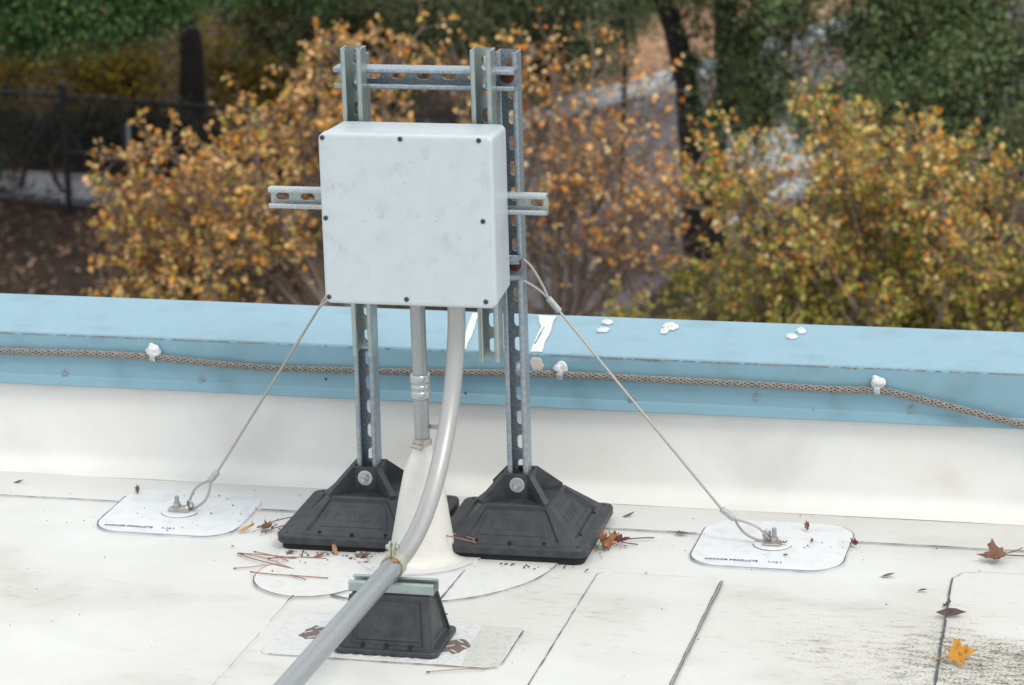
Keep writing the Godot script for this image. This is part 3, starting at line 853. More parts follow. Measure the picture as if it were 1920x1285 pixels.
func make_conduits() -> void:
	var o := thing("straight_conduit", "vertical steel conduit entering the white pipe boot", "conduit", Vector3(-0.156, 0, 0.165))
	var st := mb()
	tube(st, PackedVector3Array([Vector3(0, 0.05, 0), Vector3(0, 0.3, 0), Vector3(0, 0.556, 0)]), 0.0148, 24)
	obj("pipe", done(st), M.pipe, o)
	st = mb()
	for q in [[0.338, 0.353, 6], [0.356, 0.366, 24], [0.369, 0.386, 6]]:
		var r := 0.0205 if q[2] == 6 else 0.0192
		lathe(st, [[r - 0.002, q[0]], [r, q[0] + 0.0025], [r, q[1] - 0.0025], [r - 0.002, q[1]]], 12 if q[2] == 6 else 24, 1)
	lathe(st, [[0.0175, 0.339], [0.0175, 0.385]], 24, 1)
	obj("coupling", done(st), M.zinc, o)
	# bent conduit
	var c := thing("bent_conduit", "grey conduit bending down from the box to the foreground", "conduit", Vector3(-0.072, 0, 0.19))
	var pts := PackedVector3Array([Vector3(0.0, 0.56, 0)])
	for i in 33:
		var t := PI / 2 * i / 32
		pts.append(Vector3(-0.027 * i / 32.0 , 0.505 - 0.36 * sin(t), 0.36 - 0.36 * cos(t)))
	pts.append(Vector3(-0.0275, 0.1452, 0.40))
	st = mb()
	tube(st, pts, 0.0172, 24)
	obj("bend", done(st), M.pipe2, c)
	st = mb()   # rust stains curving round the end of the wider pipe
	var rr := RandomNumberGenerator.new(); rr.seed = 5
	for i in 26:
		var t0 := lerpf(-0.95, 0.75, i / 26.0); var t1 := lerpf(-0.95, 0.75, (i + 1) / 26.0)
		if i > 15 and i < 19: continue
		var wd := 0.007 + 0.013 * exp(-pow((t0 + 0.45) / 0.35, 2.0)) + rr.randf_range(-0.003, 0.003)
		var st0 := 0.4035 + (0.004 if i % 5 == 0 else 0.0)
		var P := func(t: float, z: float) -> Vector3: return Vector3(-0.0275 - sin(t) * 0.0197, 0.1455 + cos(t) * 0.0197, z)
		quad(st, P.call(t0, st0), P.call(t1, st0), P.call(t1, st0 + wd), P.call(t0, st0 + wd))
	obj("rust_stain", done(st), M.rust, c).set_meta("label", "orange rust stain at the pipe end by the clamp")
	st = mb()
	tube(st, PackedVector3Array([Vector3(-0.0275, 0.1455, 0.402), Vector3(-0.028, 0.1455, 0.44), Vector3(-0.042, 0.1455, 0.96), Vector3(-0.06, 0.1455, 1.7), Vector3(-0.08, 0.1455, 3.2)]), 0.0194, 24)
	obj("straight_run", done(st), M.pipe, c)
	# white boot
	var b := thing("pipe_boot", "white conical pipe boot sealed to the roof", "pipe boot", Vector3(-0.172, 0, 0.137))
	st = mb()
	var prof := [[0.098, 0.005], [0.078, 0.0075], [0.068, 0.013], [0.064, 0.024], [0.058, 0.06], [0.047, 0.13], [0.036, 0.19], [0.0225, 0.222], [0.0182, 0.232], [0.0174, 0.2555], [0.0150, 0.256]]
	var rings := []
	for q in prof:
		var r := PackedVector3Array()
		var f: float = clampf(q[1] / 0.26, 0.0, 1.0)
		for i in 40:
			var t := TAU * i / 40
			r.append(Vector3(cos(t) * q[0] + 0.016 * f, q[1], sin(t) * q[0] + 0.028 * f))
		rings.append(r)
	loft(st, rings, 1)
	obj("cone", done(st), M.boot, b)
	# worm clamp
	var h := thing("hose_clamp", "stainless worm-drive hose clamp round top of white boot", "hose clamp", Vector3(-0.156, 0.2505, 0.165))
	st = mb()
	lathe(st, [[0.0178, -0.006], [0.0186, -0.006], [0.0186, 0.006], [0.0178, 0.006]], 32, -1)
	obj("band", done(st), M.steel, h)
	st = mb()
	tube(st, PackedVector3Array([Vector3(-0.019, -0.007, 0.012), Vector3(0.001, -0.008, 0.0215)]), 0.0048, 10)
	tube(st, PackedVector3Array([Vector3(0.001, -0.008, 0.0215), Vector3(0.0045, -0.0082, 0.0232)]), 0.006, 6)
	obj("worm_screw", done(st), M.steel, h)
	st = mb()
	for i in 12:
		var x := 0.012 + i * 0.0016
		box(st, Vector3(x, 0.026 + 0.0002 * i, -0.012 + 0.001 * i), Vector3(0.0010, 0.0095, 0.0012))
	box(st, Vector3(0.0208, 0.0272, -0.0075), Vector3(0.0195, 0.009, 0.0008))
	obj("band_tail", done(st), M.steel, h)

func make_pipe_support() -> void:
	var o := thing("pipe_support_block", "small black pyramid block with strut carrying the conduit", "pipe support", Vector3(-0.0965, 0.0048, 0.602))
	var st := mb()
	loft(st, [ring_xz(rrect(0.192, 0.144, 0.012, 4), 0.0), ring_xz(rrect(0.198, 0.149, 0.014, 4), 0.002), ring_xz(rrect(0.198, 0.149, 0.014, 4), 0.008), ring_xz(rrect(0.195, 0.146, 0.013, 4), 0.0095)])
	obj("flange", done(st), M.black, o)
	st = mb()
	var fr := panelled(st, 0.0855, 0.061, 0.009, 0.0735, 0.026, 0.098, Vector4(0.09, 0.10, 0.06, 0.05), 0.0035, 0.0012, 0.06)
	loft(st, [ring_xz(rrect(0.147, 0.052, 0.0001, 1), 0.098), ring_xz(rrect(0.145, 0.05, 0.001, 1), 0.099)], -1, false, true)
	var body := obj("pyramid_body", done(st), M.black, o)
	obj("embossed_lettering", text_mesh("CADDY", 0.024, 0.0009), M.black, body, fr[0] * Transform3D(Basis(), Vector3(0.0, 0.006, 0.0003)))
	obj("embossed_lettering", text_mesh("PYRAMID", 0.014, 0.001), M.black, body, fr[0] * Transform3D(Basis(), Vector3(0.0, -0.02, 0.0003)))
	for x in [-0.045, -0.0, 0.045]:
		st = mb()
		lathe(st, [[0.0042, 0.0], [0.0042, 0.003], [0.0036, 0.004]], 12)
		obj("drain_hole", done(st), M.rubber, o, Transform3D(Basis(Vector3.RIGHT, 1.2), Vector3(x, 0.0145, 0.0585)))
	# strut lying on top, open upwards
	var xf := Transform3D(Basis(Vector3(0, 0, 1), Vector3(1, 0, 0), Vector3(0, 1, 0)), Vector3(-0.08, 0.0995, -0.002))
	obj("strut_channel", channel(0.160, 0.0206, 0.0254), M.galv2, o, xf)
	# side ribs framing the end faces
	for s in [-1.0, 1.0]:
		st = mb()
		for q in [-1.0, 1.0]:
			tube(st, PackedVector3Array([Vector3(s * 0.0865, 0.009, q * 0.058), Vector3(s * 0.0745, 0.097, q * 0.024)]), 0.003, 6)
		obj("side_rib", done(st), M.black, o)
	var c := thing("pipe_clamp", "greenish zinc strap clamp fixing the conduit to the strut", "pipe clamp", Vector3(-0.1, 0.1452, 0.585))
	for half in [-1.0, 1.0]:
		st = mb()
		var band := []
		for i in 13:
			var t := lerpf(0.16, PI - 0.3, i / 12.0)
			band.append(Vector3(half * sin(t) * 0.0205, cos(t) * 0.0205, 0))
		band.push_front(Vector3(half * 0.0032, 0.040, 0)); 
		band.append(Vector3(half * 0.0085, -0.0255, 0))
		var w := Vector3(0, 0, 0.0125)
		for i in band.size() - 1:
			var a: Vector3 = band[i]; var b: Vector3 = band[i + 1]
			var n: Vector3 = (b - a).cross(Vector3.BACK).normalized() * 0.0022 * half
			if n.dot(a) < 0 and i > 0: n = -n
			var ww := w if i > 0 else w * 0.85
			quad(st, a - ww + n, b - ww + n, b + ww + n, a + ww + n)
			quad(st, a - ww, a + ww, b + ww, b - ww)
			quad(st, a + ww, a + ww + n, b + ww + n, b + ww)
			quad(st, a - ww, b - ww, b - ww + n, a - ww + n)
		# rounded ear
		var ear := Transform3D(Basis(Vector3(0, 0, 1), Vector3(half, 0, 0), Vector3(0, half, 0)), Vector3(half * 0.0032, 0.037, 0))
		lathe(st, [[0.011, 0.0], [0.011, 0.0022]], 20, -1, ear)
		obj("strap_half", done(st), M.zincyellow, c)
	st = mb()
	lathe(st, [[0.0055, -0.012], [0.0055, -0.006], [0.0032, -0.006], [0.0032, 0.008], [0.0062, 0.008], [0.0062, 0.0115], [0.004, 0.0125]], 10, -1, Transform3D(Basis(Vector3(0, 1, 0), Vector3(1, 0, 0), Vector3(0, 0, 1)), Vector3(0, 0.0365, 0)))
	obj("clamp_bolt", done(st), M.steel, c)

func loop_path(a: Vector3, b: Vector3, bulge: Vector3) -> Array:
	var m := a.lerp(b, 0.62)
	return [a, a.lerp(b, 0.3) + bulge * 0.75, m + bulge, b + bulge * 0.35 + (b - a) * 0.06, b + (b - a) * 0.1, b - bulge * 0.35 + (b - a) * 0.06, m - bulge, a.lerp(b, 0.3) - bulge * 0.75, a]

func make_guy_wires() -> void:
	var spec := [
		[Vector3(-0.333, 0.574, 0.022), Vector3(-0.6675, 0.0795, -0.029), Vector3(-0.651, 0.0985, -0.027), Vector3(-0.715, 0.017, -0.033), Vector3(0.0135, -0.008, 0.006), "taut steel guy wire running down to the left anchor"],
		[Vector3(0.012, 0.560, 0.03), Vector3(0.4265, 0.0570, -0.021), Vector3(0.4, 0.0785, -0.0195), Vector3(0.489, 0.0135, -0.028), Vector3(0.012, 0.011, 0.008), "taut steel guy wire running down to the right anchor"],
	]
	var k := 0
	for s in spec:
		var o := thing("guy_wire", s[5], "guy wire", s[3], 0.0, "guy wires of the steel stand")
		var org: Vector3 = s[3]
		var top: Vector3 = s[0] - org; var f0: Vector3 = s[1] - org; var f1: Vector3 = s[2] - org
		# ferrule at the top end, some way below the crossbar
		var g1: Vector3 = top.lerp(f1, 0.20 if k == 1 else 0.17)
		var g0: Vector3 = top.lerp(f1, 0.14 if k == 1 else 0.13)
		if k == 1:
			g1 = Vector3(0.082, 0.4705, -0.018) - org; g0 = Vector3(0.0595, 0.498, -0.016) - org
		var st := mb()
		tube(st, PackedVector3Array([f1, g1]), 0.0026, 10)
		obj("wire", done(st), M.wire, o)
		st = mb()
		tube(st, spline(loop_path(f0, Vector3.ZERO, s[4]), 6), 0.0026, 8)
		obj("lower_loop", done(st), M.wire, o)
		st = mb()
		if k == 1:
			tube(st, spline([g0, Vector3(0.047, 0.53, -0.012) - org, Vector3(0.0235, 0.573, 0.0) - org, Vector3(-0.002, 0.592, 0.03) - org, Vector3(-0.03, 0.594, 0.066) - org, Vector3(-0.036, 0.575, 0.0665) - org, Vector3(-0.026, 0.552, 0.055) - org, Vector3(0.01, 0.54, 0.01) - org, Vector3(0.038, 0.518, -0.012) - org, g0], 8), 0.0026, 8)
		else:
			tube(st, spline([g0, Vector3(-0.375, 0.525, 0.02) - org, Vector3(-0.345, 0.585, 0.03) - org, Vector3(-0.325, 0.596, 0.05) - org, Vector3(-0.315, 0.575, 0.066) - org, Vector3(-0.325, 0.55, 0.05) - org, Vector3(-0.37, 0.5, 0.03) - org, Vector3(-0.405, 0.4665, 0.01) - org], 8), 0.0026, 8)
		obj("upper_loop", done(st), M.wire, o)
		for q in [[f0, f1], [g0, g1]]:
			if k == 0 and q[0] == g0: continue
			st = mb()
			var pts := PackedVector3Array(); var rad := []
			for i in 41:
				pts.append(q[0].lerp(q[1], i / 40.0)); rad.append(0.0066 + 0.0008 * sin(i * 1.25) if i > 0 and i < 40 else 0.0046)
			tube(st, pts, rad, 10, 0.75)
			obj("ferrule", done(st), M.galvbright, o)
		k += 1

func make_anchors() -> void:
	var k := 0
	for s in [Vector3(-0.738, 0.0, -0.028), Vector3(0.501, 0.0, -0.03)]:
		var o := thing("roof_anchor", ["round steel roof anchor on white patch at left", "round steel roof anchor on white patch at right, with leaf bits"][k], "roof anchor", s, 0.0, "roof anchors of the guy wires")
		var st := mb()
		var pl := rrect(0.300, 0.272, 0.066, 10)
		loft(st, [ring_xz(pl, 0.0), ring_xz(pl, 0.005), ring_xz(rrect(0.298, 0.270, 0.065, 10), 0.006)])
		obj("flashing_patch", done(st), M.patch, o)
		st = mb()
		var path := []
		for i in pl.size() + 1:
			var q := pl[i % pl.size()]
			path.append([q.x * 1.004, q.y * 1.004])
		var nn := path.size()
		ribbon(st, path.slice(0, nn / 2 + 2), 0.0053, 0.003, 0.003, 70 + k, 0.0)
		if k == 1: ribbon(st, path.slice(nn - 8, nn), 0.0053, 0.0024, 0.003, 75, 0.2)
		obj("edge_dirt", done(st), M.ink if k == 0 else M.grime, o)
		st = mb()
		lathe(st, [[0.0385, 0.005], [0.0385, 0.008], [0.036, 0.0092]], 36, -1)
		obj("cover_disc", done(st), M.patch, o)
		st = mb()
		var arc := []
		for i in 20:
			var t := lerpf(0.1, PI - 0.15, i / 19.0)
			arc.append([cos(t) * 0.039, sin(t) * 0.039])
		ribbon(st, arc, 0.0066, 0.0016, 0.0018, 80 + k, 0.1)
		obj("disc_dirt", done(st), M.grime, o)
		# printed maker's line
		var x0: float = -0.128 if k == 0 else -0.118
		for q in [["ANCHOR PRODUCTS", x0, 0.0115], ["1-10 1", x0 + 0.124, 0.0105]]:
			var t := text_mesh(q[0], q[2], 0.0006, "Droid Sans", 400, true)
			t.horizontal_alignment = HORIZONTAL_ALIGNMENT_LEFT
			obj("printed_text", t, M.ink, o, Transform3D(Basis(Vector3(1, 0, 0), Vector3(0, 0, -1), Vector3(0, 1, 0)), Vector3(q[1], 0.0066, 0.104)))
		# stud, nut, bracket, eye
		var z0 := 0.006
		st = mb()
		if k == 0:
			# wedge plate lying on its edge
			var pf := rrect(0.046, 0.020, 0.006, 4)
			var r0 := PackedVector3Array(); var r1 := PackedVector3Array(); var r2 := PackedVector3Array()
			for q in pf:
				r0.append(Vector3(q.x, 0.009, q.y * 0.9 + z0)); r1.append(Vector3(q.x, 0.017 + q.x * 0.14, q.y + z0)); r2.append(Vector3(q.x * 0.94, 0.0195 + q.x * 0.14, q.y * 0.85 + z0))
			loft(st, [r0, r1, r2])
		else:
			box(st, Vector3(0, 0.0115, z0 + 0.002), Vector3(0.036, 0.0045, 0.028), 0.0012)
			box(st, Vector3(-0.012, 0.021, z0 - 0.012), Vector3(0.016, 0.022, 0.004), 0.0015)
		obj("bracket", done(st), M.steel, o)
		st = mb()
		lathe(st, [[0.0048, 0.009], [0.0048, 0.041], [0.004, 0.042]], 12, -1, Transform3D(Basis(), Vector3(-0.004 if k == 0 else 0.004, 0, z0)))
		obj("stud", done(st), M.galv, o)
		st = mb()
		lathe(st, [[0.0125, 0.0138], [0.0125, 0.0155]], 20, -1, Transform3D(Basis(), Vector3(0.004 if k else -0.004, 0.004 if k == 0 else 0.0, z0)))
		lathe(st, [[0.0088, 0.0155], [0.0088, 0.0225], [0.0078, 0.0235]], 6, -1, Transform3D(Basis(), Vector3(0.004 if k else -0.004, 0.004 if k == 0 else 0.0, z0)))
		obj("nut", done(st), M.steel, o)
		st = mb()
		var eye := PackedVector3Array()
		var ec := Vector3(0.022, 0.022, -0.002) if k == 0 else Vector3(-0.013, 0.02, -0.006)
		for i in 21:
			var t := TAU * i / 20
			eye.append(ec + Vector3(cos(t) * 0.007 , sin(t) * 0.010, sin(t) * 0.004 + cos(t) * 0.004))
		tube(st, eye, 0.0024, 8)
		obj("eye", done(st), M.steel, o)
		k += 1

# ---------------------------------------------------------------- fallen leaves and twigs
func leaf_sheet(outline: Array, scale: float, curl: Vector3, seed_: int, ridge := 0.12) -> ArrayMesh:
	# outline in leaf space; densified fan, folded at the midrib and curled
	var rng := RandomNumberGenerator.new(); rng.seed = seed_
	var nz := FastNoiseLite.new(); nz.seed = seed_; nz.frequency = 1.2
	var poly := v2(outline)
	var rings := []
	var c := Vector2.ZERO
	for p in poly: c += p
	c /= poly.size()
	var H := func(p: Vector2, off: float) -> Vector3:
		var h := absf(p.x) * ridge + curl.x * p.x * p.x + curl.y * p.y * p.y + 0.10 * curl.z * nz.get_noise_2d(p.x * 2.0, p.y * 2.0)
		return Vector3(p.x, maxf(h, 0.0) + 0.015 + off, -p.y) * scale
	var st := mb()
	st.set_smooth_group(1)
	var lv := [0.02, 0.35, 0.7, 1.0]
	for s in [0.0, -0.018]:
		st.set_smooth_group(1 if s == 0.0 else 2)
		for k in 3:
			for i in poly.size():
				var a := poly[i]; var b := poly[(i + 1) % poly.size()]
				quad(st, H.call(c.lerp(a, lv[k]), s), H.call(c.lerp(a, lv[k + 1]), s), H.call(c.lerp(b, lv[k + 1]), s), H.call(c.lerp(b, lv[k]), s))
	return done(st)

const MAPLE := [[0, -0.55], [0.12, -0.42], [0.42, -0.5], [0.36, -0.28], [0.5, -0.16], [0.88, -0.05], [0.64, 0.1], [0.7, 0.26], [0.44, 0.22], [0.3, 0.26], [0.36, 0.55], [0.2, 0.5], [0.1, 0.68], [0, 1.0], [-0.12, 0.66], [-0.22, 0.52], [-0.4, 0.56], [-0.32, 0.25], [-0.5, 0.22], [-0.76, 0.24], [-0.68, 0.06], [-0.9, -0.08], [-0.5, -0.18], [-0.38, -0.3], [-0.42, -0.5], [-0.12, -0.42]]
const OVAL := [[0, -1.0], [0.13, -0.8], [0.28, -0.45], [0.36, 0.0], [0.3, 0.4], [0.16, 0.75], [0.02, 1.1], [-0.14, 0.76], [-0.3, 0.4], [-0.35, 0.0], [-0.27, -0.45], [-0.12, -0.8]]
const RAGGED := [[0, -1.0], [0.25, -0.7], [0.2, -0.4], [0.5, -0.25], [0.36, 0.1], [0.55, 0.4], [0.22, 0.55], [0.1, 1.0], [-0.15, 0.6], [-0.45, 0.5], [-0.3, 0.1], [-0.5, -0.2], [-0.22, -0.4], [-0.28, -0.75]]

func fallen(called: String, label: String, shape: Array, x: float, z: float, y: float, size: float, turn: float, tilt: Vector2, curl: Vector3, color: Color, seed_: int, stem := 0.0, category := "leaf", group := "") -> void:
	var o := thing(called, label, category, Vector3(x, y, z), 0.0, group)
	o.basis = Basis(Vector3.RIGHT, tilt.x) * Basis(Vector3.BACK, tilt.y) * Basis(Vector3.UP, turn)
	var m := tri_tex(mat(color, 0.75), ntex(seed_, 0.03, [[0.0, Color(0.62, 0.55, 0.5)], [0.4, Color(0.9, 0.86, 0.82)], [1.0, Color(1, 1, 1)]], 128), 14.0)
	obj("blade", leaf_sheet(shape, size, curl, seed_), m, o)
	if stem > 0.0:
		var st := mb()
		tube(st, spline([Vector3(0, 0.012 * size, 0.4 * size), Vector3(0.0, 0.05 * size, 0.9 * size), Vector3(0.12 * size, 0.1 * size, (0.55 + stem) * size)], 5), 0.0011, 5)
		obj("stalk", done(st), m, o)

func make_litter() -> void:
	var Y := lin(0.62, 0.30, 0.035)
	var B := lin(0.19, 0.10, 0.065)
	var T := lin(0.42, 0.24, 0.12)
	fallen("maple_leaf", "yellow-orange lobed leaf lying at the lower right corner", MAPLE, 0.924, 0.53, 0.020, 0.037, -1.3, Vector2(0.62, 0.1), Vector3(0.2, 0.1, 1.0), Y, 101, 0.7)
	fallen("oval_leaf", "purplish brown folded oval leaf across the right seam", OVAL, 0.886, 0.301, 0.010, 0.027, -1.5, Vector2(0.5, 0.03), Vector3(0.5, 0.1, 0.5), lin(0.105, 0.065, 0.075), 102)
	fallen("maple_leaf", "curled brown lobed leaf far right below the wall", MAPLE, 0.94, -0.018, 0.012, 0.038, 1.9, Vector2(0.3, 0.05), Vector3(0.5, 0.25, 2.2), lin(0.24, 0.125, 0.08), 103, 0.9)
	fallen("brown_leaf", "flat dark brown leaf on the seam left of right anchor", RAGGED, 0.31, -0.066, 0.006, 0.015, 1.5, Vector2(0, 0), Vector3(0.2, 0.1, 0.6), B, 104)
	fallen("brown_leaf", "crumpled rust-brown leaf at right edge of the right patch", RAGGED, 0.662, -0.055, 0.006, 0.014, 0.8, Vector2(0.3, 0.3), Vector3(2.0, 0.9, 2.0), lin(0.22, 0.085, 0.05), 105)
	fallen("brown_leaf", "slender brown leaf below the right patch", OVAL, 0.746, 0.105, 0.004, 0.015, 1.9, Vector2(0, 0.2), Vector3(0.8, 0.1, 0.6), B, 106)
	fallen("dark_leaf_scrap", "tiny blackish leaf scrap left of the right seam", OVAL, 0.82, 0.174, 0.004, 0.010, 1.7, Vector2(0, 0.2), Vector3(1.0, 0.1, 0.6), lin(0.05, 0.045, 0.045), 107)
	fallen("dark_leaf_scrap", "small dark leaf wedge touching the right seam above purplish leaf", RAGGED, 0.874, 0.247, 0.005, 0.011, 2.3, Vector2(0.2, 0.3), Vector3(1.0, 0.3, 1.0), lin(0.10, 0.08, 0.075), 108)
	fallen("oval_leaf", "bright tan oval leaf beside the left black base", OVAL, -0.566, 0.055, 0.007, 0.019, 2.5, Vector2(0.15, 0.2), Vector3(0.9, 0.2, 0.6), lin(0.56, 0.30, 0.09), 109, 0.6)
	fallen("curled_leaf", "curled grey-brown leaf between tan leaf and left base", RAGGED, -0.525, 0.04, 0.006, 0.022, 1.2, Vector2(0.2, 0.5), Vector3(1.8, 0.4, 1.5), lin(0.27, 0.19, 0.12), 110, 0.8)
	fallen("curled_leaf", "upright tan leaf leaning on front of left black base", OVAL, -0.346, 0.158, 0.012, 0.016, 0.5, Vector2(0.9, 0.3), Vector3(0.5, 0.2, 0.6), T, 111)
	fallen("curled_leaf", "brown leaf strip below front of left black base", OVAL, -0.372, 0.185, 0.005, 0.018, -0.8, Vector2(0.1, 0.2), Vector3(1.0, 0.2, 1.0), lin(0.30, 0.13, 0.075), 112, 0.7)
	fallen("brown_leaf", "small rusty leaf under left base's front left corner", RAGGED, -0.435, 0.172, 0.005, 0.012, 1.4, Vector2(0.1, 0.2), Vector3(1.0, 0.2, 1.0), B, 113)
	fallen("brown_leaf", "dark leaf heap beside the white cone's left foot", RAGGED, -0.283, 0.175, 0.006, 0.022, 1.3, Vector2(0.1, 0.3), Vector3(0.9, 0.4, 2.0), lin(0.20, 0.12, 0.075), 114)
	fallen("curled_leaf", "pale tan leaf flake just left of the clamp", OVAL, -0.272, 0.205, 0.005, 0.013, 1.6, Vector2(0.0, 0.2), Vector3(0.9, 0.4, 1.0), lin(0.42, 0.30, 0.17), 115)
	fallen("crumpled_leaf", "crumpled orange-brown leaf against right base's right side", MAPLE, 0.174, 0.035, 0.010, 0.029, 0.9, Vector2(0.5, -0.55), Vector3(1.6, 1.2, 5.0), lin(0.42, 0.19, 0.09), 116, 0.6)
	fallen("crumpled_leaf", "dark red-brown leaf behind the crumpled orange one", RAGGED, 0.195, 0.012, 0.01, 0.024, 1.6, Vector2(0.4, -0.3), Vector3(1.6, 0.9, 3.0), lin(0.16, 0.05, 0.04), 117, 1.2)
	fallen("oval_leaf", "narrow brown leaf behind right base's back corner", OVAL, 0.184, -0.155, 0.006, 0.014, -0.9, Vector2(0.1, 0.2), Vector3(0.6, 0.2, 0.6), lin(0.22, 0.13, 0.10), 118)
	fallen("dark_leaf_scrap", "dark curled scrap far left near the wall foot", OVAL, -1.152, -0.162, 0.005, 0.012, 1.7, Vector2(0.1, 0.3), Vector3(1.2, 0.2, 0.6), lin(0.10, 0.085, 0.08), 119)
	fallen("dark_leaf_scrap", "dark folded scrap on back left of left patch", RAGGED, -0.868, -0.128, 0.014, 0.012, 0.4, Vector2(0.7, 0.2), Vector3(1.0, 0.3, 1.0), lin(0.12, 0.09, 0.08), 120)
	fallen("brown_leaf", "upright brown scrap on the back of the right patch", RAGGED, 0.557, -0.12, 0.015, 0.013, 0.3, Vector2(0.7, 0.3), Vector3(1.4, 0.4, 1.5), lin(0.26, 0.14, 0.10), 121)
	fallen("brown_leaf", "short brown scrap in the middle of the right patch", OVAL, 0.576, -0.055, 0.008, 0.009, 0.2, Vector2(0.1, 0.3), Vector3(1.4, 0.4, 1.5), lin(0.22, 0.13, 0.10), 122)
	fallen("brown_leaf", "rusty scrap leaning on the right anchor bracket", RAGGED, 0.526, -0.018, 0.014, 0.010, 2.4, Vector2(-0.4, 0.3), Vector3(1.4, 0.4, 1.5), lin(0.34, 0.13, 0.07), 123)
	fallen("brown_leaf", "tiny reddish scrap near the printed line on right patch", RAGGED, 0.537, 0.034, 0.008, 0.007, 1.2, Vector2(0, 0.2), Vector3(1.0, 0.4, 1.0), lin(0.2, 0.09, 0.07), 124)
	fallen("curled_leaf", "thin pale leaf in gap between two black bases", OVAL, -0.152, -0.16, 0.012, 0.014, 1.9, Vector2(0.0, 0.3), Vector3(0.9, 0.4, 1.0), lin(0.28, 0.21, 0.13), 125)
	# pine needles and twigs
	var rng := RandomNumberGenerator.new()
	var nd := [
		[-0.540, 0.190, -0.392, 0.206, 0.004, "long reddish pine needle, uppermost of the crossed needles"],
		[-0.538, 0.193, -0.400, 0.262, 0.0055, "reddish pine needle slanting across the needle bundle"],
		[-0.530, 0.198, -0.408, 0.262, 0.0075, "second slanting needle just beside the slanting one"],
		[-0.505, 0.190, -0.420, 0.232, 0.0095, "short tan needle on top of the crossed needles"],
		[-0.470, 0.215, -0.352, 0.197, 0.006, "tan needle pointing right from the crossed needles"],
		[-0.520, 0.275, -0.420, 0.228, 0.004, "pale pinkish needle curving below the bundle"],
		[-0.478, 0.298, -0.316, 0.306, 0.0075, "long red needle lying across the small round patch"],
		[-0.392, 0.306, -0.355, 0.325, 0.009, "short side needle on the small round patch"],
		[-0.002, 0.735, 0.100, 0.705, 0.004, "red needle in the foreground below the tread pad"],
		[-0.545, 0.05, -0.475, -0.035, 0.01, "brown twig rising beside the left black base"],
		[-0.530, 0.07, -0.470, 0.0, 0.007, "thin twig lying under the brown one by left base"],
		[0.185, 0.0, 0.262, -0.03, 0.006, "dark twig right of the crumpled orange leaf"],
		[0.947, -0.045, 1.10, -0.035, 0.005, "grey twig right behind the curled brown leaf"],
		[-0.122, 0.13, -0.055, 0.16, 0.044, "looped tan straw on front of right black base"],
		[-0.118, 0.125, -0.06, 0.158, 0.048, "second straw loop above the other on right base"],
	]
	var k := 0
	for q in nd:
		rng.seed = 500 + k
		var a := Vector3(q[0], q[4], q[1]); var b := Vector3(q[2], q[4], q[3])
		var o := thing("pine_needle" if k < 9 else "twig", q[5], "pine needle" if k < 9 else "twig", a, 0.0, "pine needles on the roof" if k < 9 else "twigs and straw on the roof")
		var d := b - a
		var sd := Vector3(-d.z, 0, d.x) * rng.randf_range(-0.06, 0.06)
		if k >= 13: sd = Vector3(-d.z, 0.03, d.x) * (0.4 if k == 13 else -0.3)
		var st := mb()
		tube(st, spline([Vector3.ZERO, d * 0.33 + sd + Vector3(0, 0.001, 0), d * 0.7 + sd * 0.8 + Vector3(0, 0.0015, 0), d], 6), 0.0011 if k < 9 else 0.0013, 5)
		obj("shaft", done(st), mat([lin(0.33, 0.17, 0.12), lin(0.28, 0.13, 0.10), lin(0.42, 0.27, 0.17)][k % 3] if k != 11 and k != 12 else lin(0.1, 0.07, 0.06), 0.7), o)
		st = mb()
		tube(st, PackedVector3Array([Vector3.ZERO, d * 0.06]), 0.0016, 5)
		obj("dark_tip", done(st), M.grime, o)
		k += 1
	# crumbled leaf bits gathered against the bases
	var fl := mb()
	rng.seed = 640
	for i in 120:
		var c: Array = [[-0.50, 0.03, 0.035, 0.03], [-0.36, 0.172, 0.08, 0.01], [-0.29, 0.175, 0.02, 0.012], [0.175, 0.03, 0.018, 0.035], [-0.155, -0.13, 0.004, 0.03], [0.05, 0.166, 0.08, 0.006]][i % 6]
		var q := Vector3(c[0] + rng.randfn() * c[2], 0.0045, c[1] + rng.randfn() * c[3])
		var sz := rng.randf_range(0.002, 0.0065)
		var bs := Basis(Vector3.UP, rng.randf() * TAU) * Basis(Vector3.RIGHT, rng.randfn() * 0.4)
		var ring := []
		for k2 in 5:
			var t := TAU * k2 / 5
			ring.append(q + bs * (Vector3(cos(t) * 0.55, 0.1 * sin(t * 2.0), sin(t)) * sz * rng.randf_range(0.6, 1.1)))
		for k2 in 5: tri(fl, q + Vector3(0, sz * 0.3, 0), ring[k2], ring[(k2 + 1) % 5])
	var fo := obj("leaf_crumbs", done(fl), tri_tex(mat(lin(0.24, 0.14, 0.09), 0.8), ntex(61, 0.02, [[0.0, gray(0.45)], [1.0, gray(1.0)]], 128), 30.0))
	tag(fo, "brown leaf crumbs swept against the two black bases", "debris")
	fo.set_meta("kind", "stuff")
	# loose specks
	var st := mb()
	rng.seed = 900
	for i in 190:
		var x := rng.randf_range(-1.2, 1.05); var z := rng.randf_range(-0.2, 0.75)
		if i < 110:
			var c: Array = [[-0.5, 0.02, 0.05], [0.19, 0.02, 0.05], [-0.33, 0.2, 0.08], [0.55, -0.02, 0.12], [-0.73, 0.0, 0.13]][i % 5]
			x = c[0] + rng.randfn() * c[2]; z = c[1] + rng.randfn() * c[2] * 0.7
		var s := rng.randf_range(0.0005, 0.0013) * (1.7 if rng.randf() < 0.12 else 1.0)
		box(st, Vector3(x, 0.0065 + s * 0.3, z), Vector3(s * rng.randf_range(1, 2.4), s, s * rng.randf_range(1, 2)))
	var sp := obj("debris_specks", done(st), M.grime)
	tag(sp, "fine dark specks of debris scattered over the white roof", "debris")
	sp.set_meta("kind", "stuff")

